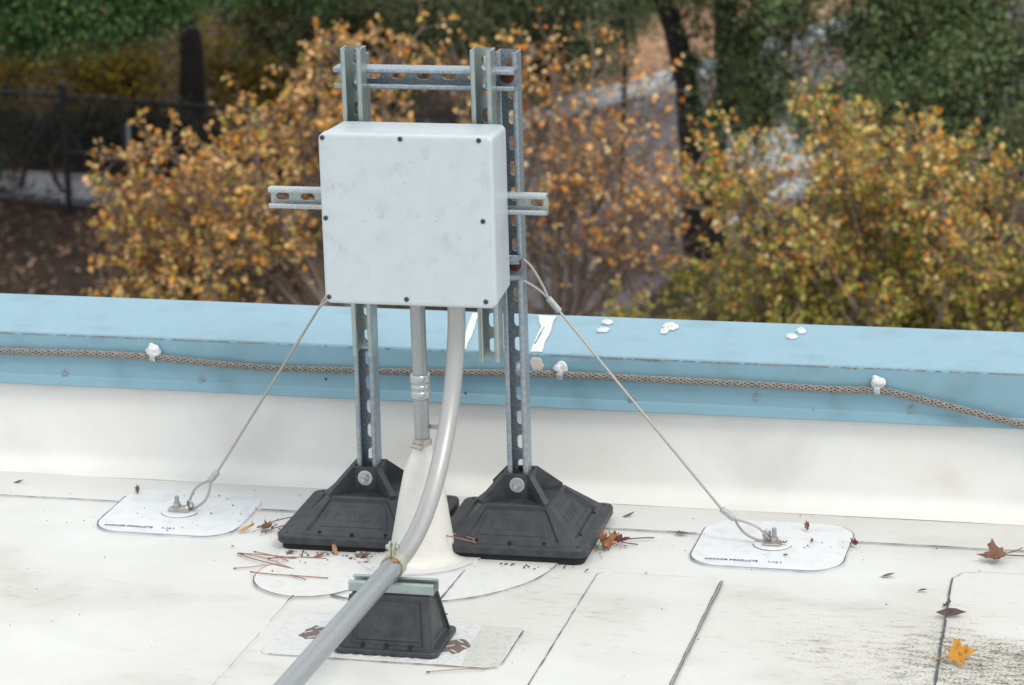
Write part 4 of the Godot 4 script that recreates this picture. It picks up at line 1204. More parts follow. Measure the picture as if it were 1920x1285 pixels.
# ---------------------------------------------------------------- trees
func leaf_mesh(len_: float, wid: float) -> ArrayMesh:
	var st := mb()
	var a := Vector3(0, 0, 0); var t := Vector3(0, 0.0, len_)
	var l := Vector3(-wid / 2, wid * 0.22, len_ * 0.42); var r := Vector3(wid / 2, wid * 0.22, len_ * 0.42)
	var l2 := Vector3(-wid * 0.3, wid * 0.14, len_ * 0.75); var r2 := Vector3(wid * 0.3, wid * 0.14, len_ * 0.75)
	tri(st, a, l, l2); tri(st, a, l2, t); tri(st, a, r2, r); tri(st, a, t, r2)
	return done(st)

func scatter(called: String, mesh: Mesh, m: Material, where: Array, colors: Array, parent: Node = null) -> MultiMeshInstance3D:
	var mm := MultiMesh.new()
	mm.transform_format = MultiMesh.TRANSFORM_3D
	mm.use_colors = true
	mm.mesh = mesh
	mm.instance_count = where.size()
	for i in where.size():
		mm.set_instance_transform(i, where[i]); mm.set_instance_color(i, colors[i])
	var o := MultiMeshInstance3D.new()
	o.name = called if parent else numbered(called)
	o.multimesh = mm
	o.material_override = m
	o.set_meta("kind", "stuff")
	put(o, parent)
	return o

func rnd_dir(rng: RandomNumberGenerator) -> Vector3:
	return Vector3(rng.randfn(), rng.randfn(), rng.randfn()).normalized()

func pick(rng: RandomNumberGenerator, pal: Array) -> Color:
	var t := rng.randf()
	for p in pal:
		t -= p[1]
		if t <= 0.0:
			var c: Color = p[0]
			var k := rng.randf_range(0.75, 1.25)
			return Color(c.r * k, c.g * k * rng.randf_range(0.92, 1.08), c.b * k)
	return pal[0][0]

func autumn_tree(label: String, base: Vector3, fork: Vector3, tips: Array, pal: Array, seed_: int, nb: int, nt: int, nl: int, leaf: float, spread: float, tint_low: float, blen := 1.0, inner := 0.28, bare := 0.0) -> void:
	var rng := RandomNumberGenerator.new(); rng.seed = seed_
	var o := thing("autumn_tree", label, "tree", base)
	var st := mb()
	var fk := fork - base
	tube(st, spline([Vector3.ZERO, fk * 0.5 + Vector3(0.06, 0, 0.04), fk + Vector3(0, 0.1, 0)], 5), [0.13, 0.125, 0.12, 0.115, 0.11, 0.108, 0.106, 0.104, 0.1, 0.095, 0.09], 8)
	obj("trunk", done(st), M.palebark, o)
	var wood := mb()
	var xs := []; var cs := []
	for tp in tips:
		var tip: Vector3 = Vector3(tp[0], tp[1], tp[2]) - base + Vector3(rng.randfn() * 0.1, rng.randfn() * 0.05, rng.randfn() * spread)
		var mid := fk.lerp(tip, 0.5) + Vector3(rng.randfn() * 0.12, 0.05 + rng.randfn() * 0.08, rng.randfn() * 0.15)
		var pts := spline([fk, fk.lerp(mid, 0.5) + rnd_dir(rng) * 0.05, mid, mid.lerp(tip, 0.5) + rnd_dir(rng) * 0.06, tip], 4)
		var rad := []
		for i in pts.size(): rad.append(lerpf(0.042, 0.007, pow(float(i) / pts.size(), 0.7)))
		tube(wood, pts, rad, 5)
		var axis := (tip - fk).normalized()
		for b in nb:
			var f := pow(rng.randf(), 0.75) * (1.0 - inner) + inner
			var p0 := pts[int(f * (pts.size() - 1))]
			var dir := (axis * 0.6 + rnd_dir(rng) * 0.9 + Vector3(0, 0.15, 0)).normalized()
			var ln := rng.randf_range(0.25, 0.7) * (1.25 - 0.55 * f) * blen
			var p1 := p0 + dir * ln
			var bm := p0.lerp(p1, 0.5) + rnd_dir(rng) * 0.06
			tube(wood, PackedVector3Array([p0, bm, p1]), [0.011, 0.008, 0.005], 3)
			for w in nt:
				var q0 := p0.lerp(p1, rng.randf_range(0.25, 1.0))
				var qd := (dir * 0.5 + rnd_dir(rng)).normalized()
				var q1 := q0 + qd * rng.randf_range(0.12, 0.32)
				tube(wood, PackedVector3Array([q0, q1]), [0.005, 0.003], 3)
				for l in nl:
					var lp := q0.lerp(q1, 1.05 - 0.6 * pow(rng.randf(), 2.0)) + rnd_dir(rng) * 0.035
					var near := (lp - fk).length()
					if bare > 0.0 and (near < bare and rng.randf() < 0.88 or near < bare * 1.45 and rng.randf() < 0.5): continue
					var ld := (qd + rnd_dir(rng) * 1.2 + Vector3(0, -0.55, 0)).normalized()
					var up := (rnd_dir(rng) + Vector3(0, 0.6, 0)).normalized()
					var xx := up.cross(ld).normalized()
					if xx.length() < 0.5: continue
					var sc := leaf * rng.randf_range(0.5, 1.4)
					xs.append(Transform3D(Basis(xx, ld.cross(xx), ld) * Basis.from_scale(Vector3.ONE * sc), lp))
					var c := pick(rng, pal)
					c = Color(minf(c.r * 1.12, 0.85), minf(c.g * 1.12, 0.75), c.b * 1.1)
					# older, greener growth lower down
					var low := clampf((-2.95 - lp.y - base.y) * tint_low, 0.0, 1.0)
					cs.append(c.lerp(Color(0.26, 0.26, 0.05), low * 0.75) if rng.randf() < low * 0.9 + 0.1 else c)
	obj("branches", done(wood), M.palebark, o)
	scatter("crown", leaf_mesh(1.0, 0.72), M.leafy, xs, cs, o)

# evergreen crown: leaf clumps through irregular lobes
func evergreen(called: String, label: String, base: Vector3, lobes: Array, count: int, leaf: float, pal: Array, seed_: int, stems: Array, r0: float) -> Node3D:
	var rng := RandomNumberGenerator.new(); rng.seed = seed_
	var o := thing(called, label, "tree", base)
	var first := true
	for s in stems:
		var st := mb()
		var pts := spline(v3(s), 6)
		var rad := []
		var n := pts.size()
		for i in n:
			pts[i] -= base
			rad.append(lerpf(r0, r0 * 0.5, float(i) / n) * rng.randf_range(0.93, 1.07))
		tube(st, pts, rad, 9)
		obj("trunk" if first else "limb", done(st), M.bark, o)
		first = false
	var nz := FastNoiseLite.new(); nz.seed = seed_; nz.frequency = 0.42
	var xs := []; var cs := []
	var wood := mb()
	var total := 0.0
	for l in lobes: total += l[3] * l[4] * l[5]
	for l in lobes:
		var c := Vector3(l[0], l[1], l[2]); var R := Vector3(l[3], l[4], l[5])
		var n := int(count * l[3] * l[4] * l[5] / total / 9.0)
		for i in n:
			var d := rnd_dir(rng)
			var p := c + d * R * pow(rng.randf(), 0.42)
			if nz.get_noise_3dv(p * 1.5) < -0.10: continue
			var tw := (d + rnd_dir(rng) * 0.8).normalized()
			if i % 5 == 0: tube(wood, PackedVector3Array([p - tw * 0.5 - base, p - base]), [0.018, 0.006], 3)
			for k in 9:
				var lp := p + rnd_dir(rng) * rng.randf_range(0.05, 0.34)
				var ld := (tw + rnd_dir(rng)).normalized()
				var xx := (rnd_dir(rng) + Vector3(0, 0.5, 0)).cross(ld).normalized()
				if xx.length() < 0.5: continue
				xs.append(Transform3D(Basis(xx, ld.cross(xx), ld) * Basis.from_scale(Vector3.ONE * leaf * rng.randf_range(0.7, 1.3)), lp - base))
				cs.append(pick(rng, pal))
	obj("branches", done(wood), M.bark, o)
	scatter("crown", leaf_mesh(1.0, 0.55), M.oakleaf, xs, cs, o)
	return o

func make_trees() -> void:
	var gold := [[Color(0.56, 0.33, 0.125), 0.32], [Color(0.66, 0.45, 0.22), 0.22], [Color(0.48, 0.23, 0.06), 0.16], [Color(0.66, 0.24, 0.03), 0.06], [Color(0.42, 0.36, 0.08), 0.14], [Color(0.30, 0.19, 0.11), 0.10]]
	var rusty := [[Color(0.64, 0.37, 0.13), 0.32], [Color(0.74, 0.52, 0.27), 0.24], [Color(0.54, 0.24, 0.05), 0.18], [Color(0.68, 0.23, 0.03), 0.10], [Color(0.32, 0.20, 0.11), 0.16]]
	var olive := [[Color(0.52, 0.36, 0.11), 0.24], [Color(0.34, 0.33, 0.075), 0.24], [Color(0.70, 0.52, 0.25), 0.18], [Color(0.58, 0.22, 0.04), 0.19], [Color(0.22, 0.25, 0.055), 0.15]]
	autumn_tree("golden autumn tree behind the left of the grey box", Vector3(-5.72, GY, -17.5), Vector3(-5.74, -4.95, -17.37), [[-7.58, -3.89, -16.84], [-7.35, -3.45, -17.05], [-7.08, -3.17, -17.21], [-6.68, -2.98, -17.4], [-6.28, -2.79, -17.58], [-6.17, -2.46, -17.68], [-5.84, -2.31, -17.81], [-5.51, -2.41, -17.89], [-5.26, -2.88, -17.87], [-7.18, -4.12, -16.94], [-6.59, -3.65, -17.28], [-5.99, -3.39, -17.54], [-5.58, -3.28, -17.69], [-7.37, -4.27, -16.82], [-6.31, -3.25, -17.47], [-6.8, -3.35, -17.27], [-7.51, -3.86, -16.42], [-7.45, -3.71, -16.53], [-7.2, -4.0, -16.4], [-7.0, -4.1, -16.5], [-7.45, -3.3, -16.7], [-7.2, -3.05, -16.9], [-6.9, -3.85, -16.8]], gold, 11, 13, 7, 8, 0.049, 0.45, 0.35, 0.9, 0.35, 1.1)
	autumn_tree("sparse orange-leaved tree behind the tall right post", Vector3(-4.4, GY, -18.9), Vector3(-4.33, -5.3, -18.74), [[-4.63, -2.71, -19.13], [-4.36, -2.93, -19.15], [-4.02, -2.77, -19.26], [-3.79, -3.16, -19.22], [-3.49, -3.08, -19.3], [-3.3, -3.56, -19.24], [-4.57, -3.32, -19.02], [-4.21, -3.68, -19.02], [-3.77, -3.9, -19.06], [-3.49, -4.3, -19.02], [-3.97, -4.42, -18.89], [-4.5, -4.19, -18.83], [-4.92, -3.09, -18.98], [-5.1, -2.78, -18.99]], rusty, 12, 14, 7, 4, 0.048, 0.4, 0.12, 0.95, 0.30, 1.1)
	autumn_tree("dense yellow-green autumn tree at the right, past the coping", Vector3(-1.2, GY, -16.4), Vector3(-1.19, -4.9, -16.28), [[-1.6, -2.54, -16.63], [-1.95, -2.69, -16.54], [-2.21, -2.84, -16.47], [-2.44, -2.99, -16.4], [-2.3, -3.25, -16.35], [-2.87, -4.11, -16.03], [-3.25, -4.07, -15.96], [-2.48, -4.06, -16.12], [-2.17, -3.95, -16.2], [-1.9, -4.07, -16.21], [-1.51, -4.11, -16.26], [-0.73, -4.1, -16.35], [-1.33, -2.66, -16.64], [-1.02, -2.77, -16.65], [-0.78, -2.96, -16.63], [-0.51, -2.88, -16.67], [-0.35, -3.19, -16.62], [-0.22, -3.45, -16.56], [-1.93, -3.11, -16.45], [-1.55, -3.0, -16.53], [-1.15, -3.23, -16.53], [-2.11, -3.46, -16.34], [-0.75, -3.61, -16.48], [-1.68, -3.69, -16.35], [-0.36, -3.91, -16.43], [-1.21, -3.92, -16.35], [0.1, -3.22, -16.62], [0.2, -3.8, -16.5]], olive, 13, 13, 9, 10, 0.042, 0.45, 0.95, 0.68, 0.35)
	var dark := [[Color(0.035, 0.075, 0.028), 0.5], [Color(0.06, 0.10, 0.04), 0.3], [Color(0.022, 0.05, 0.022), 0.2]]
	var dull := [[Color(0.115, 0.14, 0.07), 0.5], [Color(0.155, 0.17, 0.09), 0.3], [Color(0.06, 0.08, 0.04), 0.2]]
	var bright := [[Color(0.115, 0.165, 0.065), 0.45], [Color(0.18, 0.235, 0.11), 0.33], [Color(0.045, 0.08, 0.035), 0.17], [Color(0.24, 0.17, 0.07), 0.05]]
	var leftgreen := [[Color(0.07, 0.145, 0.045), 0.45], [Color(0.12, 0.20, 0.075), 0.33], [Color(0.03, 0.065, 0.025), 0.2], [Color(0.26, 0.2, 0.08), 0.02]]
	var brush := [[Color(0.13, 0.10, 0.025), 0.45], [Color(0.19, 0.13, 0.03), 0.3], [Color(0.07, 0.07, 0.025), 0.25]]
	var olivebrush := [[Color(0.36, 0.24, 0.035), 0.45], [Color(0.25, 0.21, 0.04), 0.35], [Color(0.13, 0.11, 0.03), 0.2]]
	var black := [[Color(0.028, 0.034, 0.018), 0.6], [Color(0.05, 0.045, 0.022), 0.4]]
	evergreen("oak_tree", "dark oak with thick black trunk behind the left fence", Vector3(-16.4, GY, -43.0), [[-15.7, -4.75, -34.2, 1.3, 0.8, 1], [-14.4, -4.7, -33.6, 1.3, 0.85, 1.1], [-13.8, -4.7, -33.9, 1.0, 0.6, 1], [-13.5, -4.75, -35.0, 0.9, 0.5, 0.9], [-15.3, -5.2, -34.3, 1.0, 0.45, 0.9], [-14.3, -5.15, -34.1, 0.7, 0.35, 0.8], [-13.9, -4.85, -37.2, 1.4, 0.6, 1.2], [-12.6, -5.05, -38.4, 1.0, 0.6, 1]], 52000, 0.075, leftgreen, 21, [[[-16.4, GY - 0.2, -43.0], [-16.35, -7.2, -43.2], [-16.7, -5.4, -43.3], [-16.9, -3.0, -42.8]], [[-16.6, -5.9, -43.3], [-16.8, -4.2, -40.5], [-15.4, -4.0, -36.5], [-14.6, -4.6, -34.6]]], 0.24)
	evergreen("oak_tree", "broad oak whose crown roofs over the left fence, above the frame", Vector3(-21.5, GY, -37.5), [[-17.4, -2.6, -36.0, 4.5, 1.2, 4], [-16.0, -2.2, -41.5, 5.0, 1.3, 4], [-21.0, -2.5, -40.0, 4.5, 1.3, 4], [-13.0, -3.0, -40.5, 2.5, 0.9, 2.5], [-19.5, -2.6, -33.5, 3.5, 1.0, 3.0]], 15000, 0.24, dark, 29, [[[-21.5, GY, -37.5], [-21.4, -5.5, -37.5], [-20.5, -2.5, -38.0]]], 0.3)
	evergreen("oak_tree", "forked oak leaning both ways in the middle right distance", Vector3(-6.27, GY, -35.3), [[-5.4, -5.2, -34.1, 0.45, 0.4, 0.6], [-5.1, -5.7, -34.0, 0.5, 0.35, 0.6], [-5.4, -6.2, -33.9, 0.5, 0.3, 0.6], [-4.9, -6.0, -33.5, 0.45, 0.3, 0.5], [-5.0, -6.3, -32.9, 0.35, 0.25, 0.5], [-5.9, -5.0, -35.0, 0.4, 0.4, 0.5], [-4.9, -4.8, -34.2, 0.5, 0.4, 0.6], [-6.4, -4.9, -36.0, 0.6, 0.4, 0.6], [-5.1, -4.1, -34.3, 2.2, 0.6, 1.8], [-6.0, -5.9, -34.9, 0.25, 0.3, 0.4], [-5.6, -6.3, -33.8, 0.4, 0.25, 0.5], [-6.4, -5.4, -35.9, 0.28, 0.22, 0.4], [-7.6, -5.6, -38.7, 0.5, 0.25, 0.5], [-4.4, -6.0, -32.0, 0.4, 0.22, 0.4], [-5.0, -6.6, -32.8, 0.32, 0.18, 0.4], [-8.3, -6.2, -39.5, 0.5, 0.35, 0.5], [-6.6, -6.1, -36.7, 0.22, 0.18, 0.4]], 46000, 0.062, bright, 22, [[[-6.20, GY - 0.2, -35.3], [-6.25, -7.7, -35.4], [-6.36, -6.75, -35.66], [-6.5, -5.9, -35.8], [-6.8, -5.0, -35.9], [-7.3, -3.8, -36.0]], [[-6.05, GY - 0.2, -35.4], [-6.05, -7.5, -35.5], [-6.0, -6.7, -35.7], [-5.75, -6.1, -35.85], [-5.35, -5.3, -36.1], [-4.9, -4.2, -36.2]], [[-5.8, -6.2, -35.8], [-5.95, -5.2, -36.2], [-5.9, -4.2, -36.4]], [[-5.75, -6.2, -35.8], [-5.3, -6.0, -34.8], [-5.0, -6.2, -33.4]]], 0.23)
	evergreen("evergreen_tree", "green leafy evergreen behind the yellow-green tree at right", Vector3(-2.0, GY, -32.2), [[-4.1, -5.0, -31.2, 0.6, 0.5, 0.7], [-3.7, -4.6, -31.3, 0.8, 0.6, 0.8], [-3.4, -5.3, -30.2, 0.7, 0.5, 0.7], [-3.0, -5.0, -31.4, 0.9, 0.7, 0.9], [-2.6, -5.5, -30.3, 0.8, 0.6, 0.8], [-2.3, -4.6, -31.5, 0.9, 0.7, 0.9], [-2.1, -5.7, -30.3, 0.7, 0.5, 0.7], [-1.7, -5.1, -30.5, 0.9, 0.8, 0.9], [-1.4, -5.8, -29.8, 0.7, 0.6, 0.7], [-3.7, -5.6, -30.1, 0.45, 0.35, 0.6], [-4.5, -4.7, -32.3, 0.5, 0.5, 0.6], [-3.2, -4.3, -31.5, 1.0, 0.6, 0.9], [-2.0, -3.9, -31.7, 1.6, 0.7, 1.2]], 75000, 0.065, bright, 23, [[[-2.0, GY, -32.2], [-1.95, -6.5, -32.2], [-1.8, -4.0, -32.2]]], 0.14)
	evergreen("evergreen_tree", "dull green bushy tree above the grey box", Vector3(-12.4, GY, -41.6), [[-14.1, -6.3, -41.1, 1.1, 0.9, 1], [-13.3, -6.3, -41.4, 1.0, 0.8, 1], [-12.1, -6.5, -41.7, 1.1, 0.9, 1], [-11.6, -6.9, -42.8, 1.0, 0.8, 1], [-12.6, -5.9, -41.6, 2.0, 0.8, 1.5], [-12.6, -7.3, -42.0, 1.3, 0.6, 0.8]], 40000, 0.075, dull, 24, [[[-12.4, GY, -41.6], [-12.4, -7.2, -41.6], [-12.3, -6.0, -41.6]]], 0.12)
	evergreen("evergreen_tree", "grey-green tree at top centre, right of the stand", Vector3(-10.4, GY, -44.4), [[-11.1, -7.0, -43.9, 1.0, 0.8, 1], [-10.4, -6.8, -44.1, 1.0, 0.9, 1], [-9.7, -7.2, -44.2, 0.8, 0.8, 0.8], [-9.1, -6.7, -44.4, 0.6, 0.5, 0.8], [-10.8, -7.8, -44.9, 1.0, 0.5, 0.8], [-9.5, -7.9, -45.2, 0.5, 0.4, 0.6], [-11.0, -6.2, -44.1, 2, 0.7, 1.5]], 36000, 0.075, dull, 25, [[[-10.4, GY, -44.4], [-10.4, -7.2, -44.4], [-10.3, -6.0, -44.4]]], 0.12)
	evergreen("shrub", "olive-yellow brush right of the thick black trunk", Vector3(-16.3, GY, -46.6), [[-16.0, -7.9, -44.2, 0.8, 0.9, 0.6], [-15.0, -7.9, -44.0, 0.8, 0.9, 0.6], [-14.2, -7.8, -43.6, 0.8, 0.9, 0.6], [-15.9, -7.3, -47.6, 1.2, 1.0, 0.7]], 20000, 0.075, olivebrush, 26, [[[-16.3, GY, -46.6], [-16.3, -7.8, -46.6], [-16.2, -7.0, -46.7]]], 0.05)
	evergreen("shrub", "olive brush between the black fence post and thick trunk", Vector3(-18.4, GY, -45.2), [[-18.4, -7.8, -43.4, 0.9, 0.9, 0.6], [-17.4, -7.9, -43.0, 0.8, 0.9, 0.6], [-19.3, -7.7, -42.6, 1, 0.8, 0.6], [-18.2, -7.4, -46.8, 0.9, 0.9, 0.7], [-20.2, -7.7, -41.8, 1, 0.7, 0.6]], 24000, 0.075, olivebrush, 27, [[[-18.4, GY, -45.0], [-18.3, -7.8, -45.0], [-18.5, -7.0, -45.0]], [[-17.3, GY, -44.0], [-17.5, -7.7, -44.0], [-17.9, -6.9, -44.1]]], 0.05)
	evergreen("shrub", "dark tangled thicket behind the far left fence", Vector3(-17.0, GY, -39.6), [[-18.0, -8.0, -39.9, 1.0, 0.5, 0.5], [-17.1, -8.05, -39.9, 0.9, 0.45, 0.5], [-16.4, -8.1, -39.9, 0.8, 0.45, 0.5], [-15.7, -8.2, -40.0, 0.8, 0.55, 0.6], [-15.0, -8.3, -39.3, 0.7, 0.6, 0.6], [-17.6, -8.4, -37.6, 0.4, 0.4, 0.3], [-15.4, -8.4, -38.2, 0.35, 0.4, 0.3], [-14.3, -8.3, -39.5, 0.9, 0.6, 0.6]], 17000, 0.09, black, 28, [[[-17.4, GY, -38.0], [-17.2, -7.9, -38.1], [-16.7, -7.2, -38.4]], [[-16.5, GY, -37.7], [-16.8, -8.0, -37.9], [-16.2, -7.2, -38.2]], [[-15.9, GY, -37.8], [-15.6, -7.9, -37.9], [-15.9, -7.1, -38.3]], [[-17.9, GY, -38.2], [-18.2, -7.7, -38.4], [-17.7, -6.9, -38.8]], [[-16.1, GY, -38.0], [-16.3, -8.1, -38.1], [-16.8, -7.5, -38.4]]], 0.04)


	evergreen("sapling_tree", "slender dark sapling standing on the asphalt edge", Vector3(-7.98, GY, -38.58), [[-7.99, -5.77, -38.83, 0.35, 0.3, 0.35]], 900, 0.06, dull, 33, [[[-7.98, GY, -38.58], [-7.93, -7.47, -38.54], [-7.92, -6.42, -38.75], [-7.99, -5.92, -38.83]]], 0.055)

# ---------------------------------------------------------------- the yard below
func make_yard() -> void:
	var st := mb()
	var nz := FastNoiseLite.new(); nz.seed = 70; nz.frequency = 0.35; nz.fractal_octaves = 4
	var col := func(x: float, z: float) -> Color:
		var n := nz.get_noise_2d(x, z)
		var c := Color(0.058, 0.042, 0.033)
		c = c.lerp(Color(0.12, 0.088, 0.068), clampf(n * 1.8, 0, 1))
		c = c.lerp(Color(0.07, 0.09, 0.035), clampf(1.3 - Vector2(x + 4.8, (z + 34.5) * 0.8).length() * 0.4, 0, 1) * 0.8)
		var past := clampf((-z - 46.5 - (x + 9.0) * 0.6) * 0.35, 0, 1) * clampf((x + 13.0) * 0.4, 0, 1)
		c = c.lerp(Color(0.44, 0.27, 0.17) * (1.0 + n * 0.4), past)
		return c
	var x0 := -40.0; var z0 := -75.0
	for i in 60:
		for j in 70:
			for q in [[0, 0], [0, 1], [1, 1], [0, 0], [1, 1], [1, 0]]:
				var x: float = x0 + (i + q[0]) * 1.0; var z: float = z0 + (j + q[1]) * 1.0
				st.set_color(col.call(x, z))
				st.add_vertex(Vector3(x, GY + 0.06 * nz.get_noise_2d(x * 1.7, z * 1.7), z))
	# out to the horizon
	for r in [[-700, -700, 700, -75], [-700, -75, -40, 700], [20, -75, 700, 700], [-40, -5, 20, 700]]:
		for q in [[0, 1], [0, 3], [2, 3], [0, 1], [2, 3], [2, 1]]:
			st.set_color(Color(0.10, 0.085, 0.05))
			st.add_vertex(Vector3(r[q[0]], GY, r[q[1]]))
	structure("ground", done(st), M.ground, "brown leaf-strewn ground below the roof")
	var flat := func(called: String, poly: Array, y: float, th: float, m: Material, label: String) -> void:
		var s := mb()
		prism(s, v2(poly), y - th, y)
		structure(called, done(s), m, label)
	flat.call("road", [[-11.6, -41.4], [-10.7, -43.2], [-8.3, -47.9], [-5.7, -54.8], [-3.0, -60.0], [3.0, -60.0], [-1.0, -50.0], [-5.2, -41.0], [-5.5, -39.4], [-6.2, -35.5], [-6.6, -32.0], [-9.4, -32.5], [-10.6, -37.0]], GY + 0.09, 0.3, M.asphalt, "grey asphalt drive seen through the bare branches")
	flat.call("pavement", [[-7.35, -40.2], [-5.6, -40.6], [-3.6, -45.5], [-5.8, -45.2], [-7.2, -43.0]], GY + 0.105, 0.3, M.concrete, "pale concrete pavement beyond the forked oak")
	flat.call("path", [[-18.4, -37.9], [-16.9, -37.5], [-15.5, -37.4], [-15.6, -38.3], [-16.6, -39.0], [-18.3, -39.2]], GY + 0.10, 0.3, M.palepath, "pale strip of path behind the left fence")
	var k := 0
	for c in [[[-11.7, -41.4], [-10.75, -43.3], 0.13], [[-10.75, -43.3], [-8.35, -48.0], 0.13], [[-8.35, -48.0], [-5.7, -55.0], 0.13], [[-11.15, -43.4], [-8.6, -48.5], 0.11], [[-8.6, -48.5], [-6.0, -55.2], 0.11], [[-6.13, -35.4], [-5.42, -39.5], 0.16]]:
		var a := Vector3(c[0][0], GY, c[0][1]); var b := Vector3(c[1][0], GY, c[1][1])
		var s := mb()
		box(s, Vector3(0, 0.11, 0), Vector3(c[2] * 2, 0.24, a.distance_to(b) - 0.006), 0.02)
		var o := structure("kerb", done(s), M.kerb, "pale kerb stone line along the asphalt drive")
		o.position = (a + b) / 2
		o.rotation.y = atan2((b - a).x, (b - a).z)
		k += 1
	# chain-link fence on the left
	var f := thing("chain_link_fence", "tall black chain-link fence under the dark left trees", "fence", Vector3(-16.13, GY, -36.87))
	var dir := Vector3(11.0, 0, 2.34).normalized()
	var bar := func(called: String, a: Vector3, b: Vector3, r: float) -> void:
		var s := mb()
		tube(s, PackedVector3Array([a, b]), r, 8)
		obj(called, done(s), M.ironblack, f)
	for t in [-6.4, -3.2, 0.0, 1.1, 3.2, 6.4]:
		bar.call("post", dir * t, dir * t + Vector3(0, 2.0 if t == 0.0 else (1.0 if t == 1.1 else 1.85), 0), 0.055 if t == 0.0 else 0.04)
	bar.call("top_rail", dir * -6.5 + Vector3(0, 1.8, 0), dir * 6.5 + Vector3(0, 1.8, 0), 0.03)
	bar.call("bottom_rail", dir * -6.5 + Vector3(0, 0.12, 0), dir * 6.5 + Vector3(0, 0.12, 0), 0.025)
	bar.call("middle_rail", Vector3(0, 0.95, 0), dir * 3.2 + Vector3(0, 0.95, 0), 0.02)
	bar.call("brace", Vector3(0, 1.75, 0), dir * -1.6 + Vector3(0, 0.2, 0), 0.022)
	bar.call("brace", dir * 1.9 + Vector3(0, 1.7, 0), dir * 0.9 + Vector3(0, 0.2, 0), 0.018)
	var s := mb()
	for i in 150:
		for sg in [1.0, -1.0]:
			var t: float = -6.5 + i * 0.0867
			var a := dir * t + Vector3(0, 0.12, 0); var b: Vector3 = dir * (t + 1.68 * sg) + Vector3(0, 1.8, 0)
			var u: float = t + 1.68 * sg
			if u < -6.5 or u > 6.5:
				var lim := -6.5 if u < -6.5 else 6.5
				b = a.lerp(b, (lim - t) / (u - t))
			tube(s, PackedVector3Array([a, b]), 0.004, 3)
	obj("wire_mesh", done(s), M.ironblack, f).set_meta("kind", "stuff")
	var g := thing("low_fence", "low dark rail fence beside the grass at right", "fence", Vector3(-5.13, GY, -34.53))
	for q in [["post", Vector3.ZERO, Vector3(0, 1.2, 0), 0.035], ["post", Vector3(-1.35, 0, -0.28), Vector3(-1.35, 1.15, -0.28), 0.035], ["post", Vector3(1.8, 0, 0.38), Vector3(1.8, 1.15, 0.38), 0.035], ["top_rail", Vector3(-1.35, 1.1, -0.28), Vector3(1.8, 1.1, 0.38), 0.02], ["middle_rail", Vector3(-1.35, 0.62, -0.28), Vector3(1.8, 0.62, 0.38), 0.018]]:
		var s2 := mb()
		tube(s2, PackedVector3Array([q[1], q[2]]), q[3], 8)
		obj(q[0], done(s2), M.ironblack, g)
	var pole := thing("marker_pole", "thin galvanized pole standing in front of the left fence", "pole", Vector3(-14.85, GY, -36.2))
	s = mb()
	tube(s, PackedVector3Array([Vector3.ZERO, Vector3(0, 1.55, 0)]), 0.035, 8)
	obj("shaft", done(s), M.galv, pole)
	s = mb()
	box(s, Vector3(0.12, 1.15, 0), Vector3(0.16, 0.05, 0.05), 0.01)
	obj("bracket", done(s), M.galv, pole)
	# leaf litter
	var rng := RandomNumberGenerator.new(); rng.seed = 88
	var xs := []; var cs := []
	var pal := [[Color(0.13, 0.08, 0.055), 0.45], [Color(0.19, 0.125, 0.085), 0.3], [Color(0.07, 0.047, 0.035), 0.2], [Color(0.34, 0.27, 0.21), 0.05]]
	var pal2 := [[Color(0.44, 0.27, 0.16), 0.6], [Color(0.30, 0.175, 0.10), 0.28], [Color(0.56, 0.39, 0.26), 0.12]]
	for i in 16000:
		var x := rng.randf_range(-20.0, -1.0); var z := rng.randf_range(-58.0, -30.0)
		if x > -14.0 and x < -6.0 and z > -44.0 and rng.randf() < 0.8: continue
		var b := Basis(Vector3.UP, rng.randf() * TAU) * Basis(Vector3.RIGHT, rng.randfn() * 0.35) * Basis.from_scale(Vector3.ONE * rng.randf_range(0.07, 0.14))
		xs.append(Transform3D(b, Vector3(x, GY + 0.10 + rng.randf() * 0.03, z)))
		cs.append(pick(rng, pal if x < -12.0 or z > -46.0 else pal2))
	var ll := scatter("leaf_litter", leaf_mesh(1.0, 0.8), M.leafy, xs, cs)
	tag(ll, "brown fallen leaves strewn over the yard", "leaves")

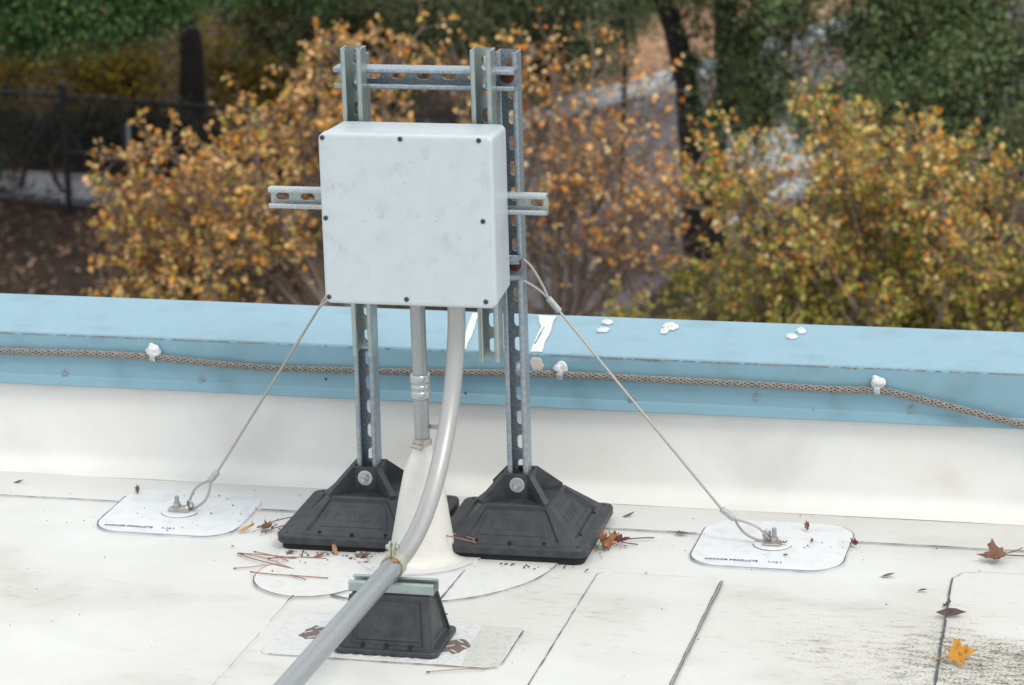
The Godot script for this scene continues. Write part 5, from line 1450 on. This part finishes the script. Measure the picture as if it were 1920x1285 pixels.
# ----------------------------------------------------------------
func _ready() -> void:
	var cam := Camera3D.new()
	cam.name = "camera"
	var at := CameraAttributesPhysical.new()
	at.frustum_focal_length = 12.0 / (642.5 / 5807.8)
	at.frustum_near = 0.1
	at.frustum_far = 1500.0
	at.frustum_focus_distance = 5.95
	at.exposure_aperture = 8.0
	cam.fov = rad_to_deg(2.0 * atan(642.5 / 5807.8))
	cam.attributes = at
	cam.near = 0.1; cam.far = 1500.0
	cam.transform = Transform3D(Basis(Vector3(0.97117, -0.026995, -0.236855), Vector3(-0.039441, 0.96168, -0.271321), Vector3(0.235103, 0.272841, 0.932891)), Vector3(1.42498, 2.07623, 5.70204))
	add_child(cam)
	cam.current = true
	var we := WorldEnvironment.new()
	we.name = "world_environment"
	var env := Environment.new()
	env.background_mode = Environment.BG_SKY
	var sm := ProceduralSkyMaterial.new()
	sm.sky_top_color = Color(0.97, 0.985, 1.0)
	sm.sky_horizon_color = Color(0.80, 0.83, 0.86)
	sm.ground_bottom_color = Color(0.3, 0.28, 0.25)
	sm.ground_horizon_color = Color(0.7, 0.7, 0.7)
	sm.sky_curve = 0.35
	sm.sky_energy_multiplier = 1.16
	var sky := Sky.new()
	sky.sky_material = sm
	env.sky = sky
	env.tonemap_mode = Environment.TONE_MAPPER_LINEAR
	env.tonemap_exposure = 0.98
	env.sdfgi_enabled = true; env.ssao_enabled = true; env.ssil_enabled = true
	we.environment = env
	add_child(we)
	var sun := DirectionalLight3D.new()
	sun.name = "sun"
	sun.light_energy = 0.55
	sun.light_color = Color(1.0, 0.97, 0.93)
	sun.light_angular_distance = 18.0
	sun.shadow_enabled = true
	sun.rotation = Vector3(deg_to_rad(-50), deg_to_rad(52), 0)
	add_child(sun)
	make_materials()
	make_yard()
	make_trees()
	make_roof()
	make_parapet()
	make_stand()
	make_junction_box()
	make_support_bases()
	make_conduits()
	make_pipe_support()
	make_guy_wires()
	make_anchors()
	make_braided_cable()
	make_cable_clips()
	make_walkway_pad()
	make_litter()
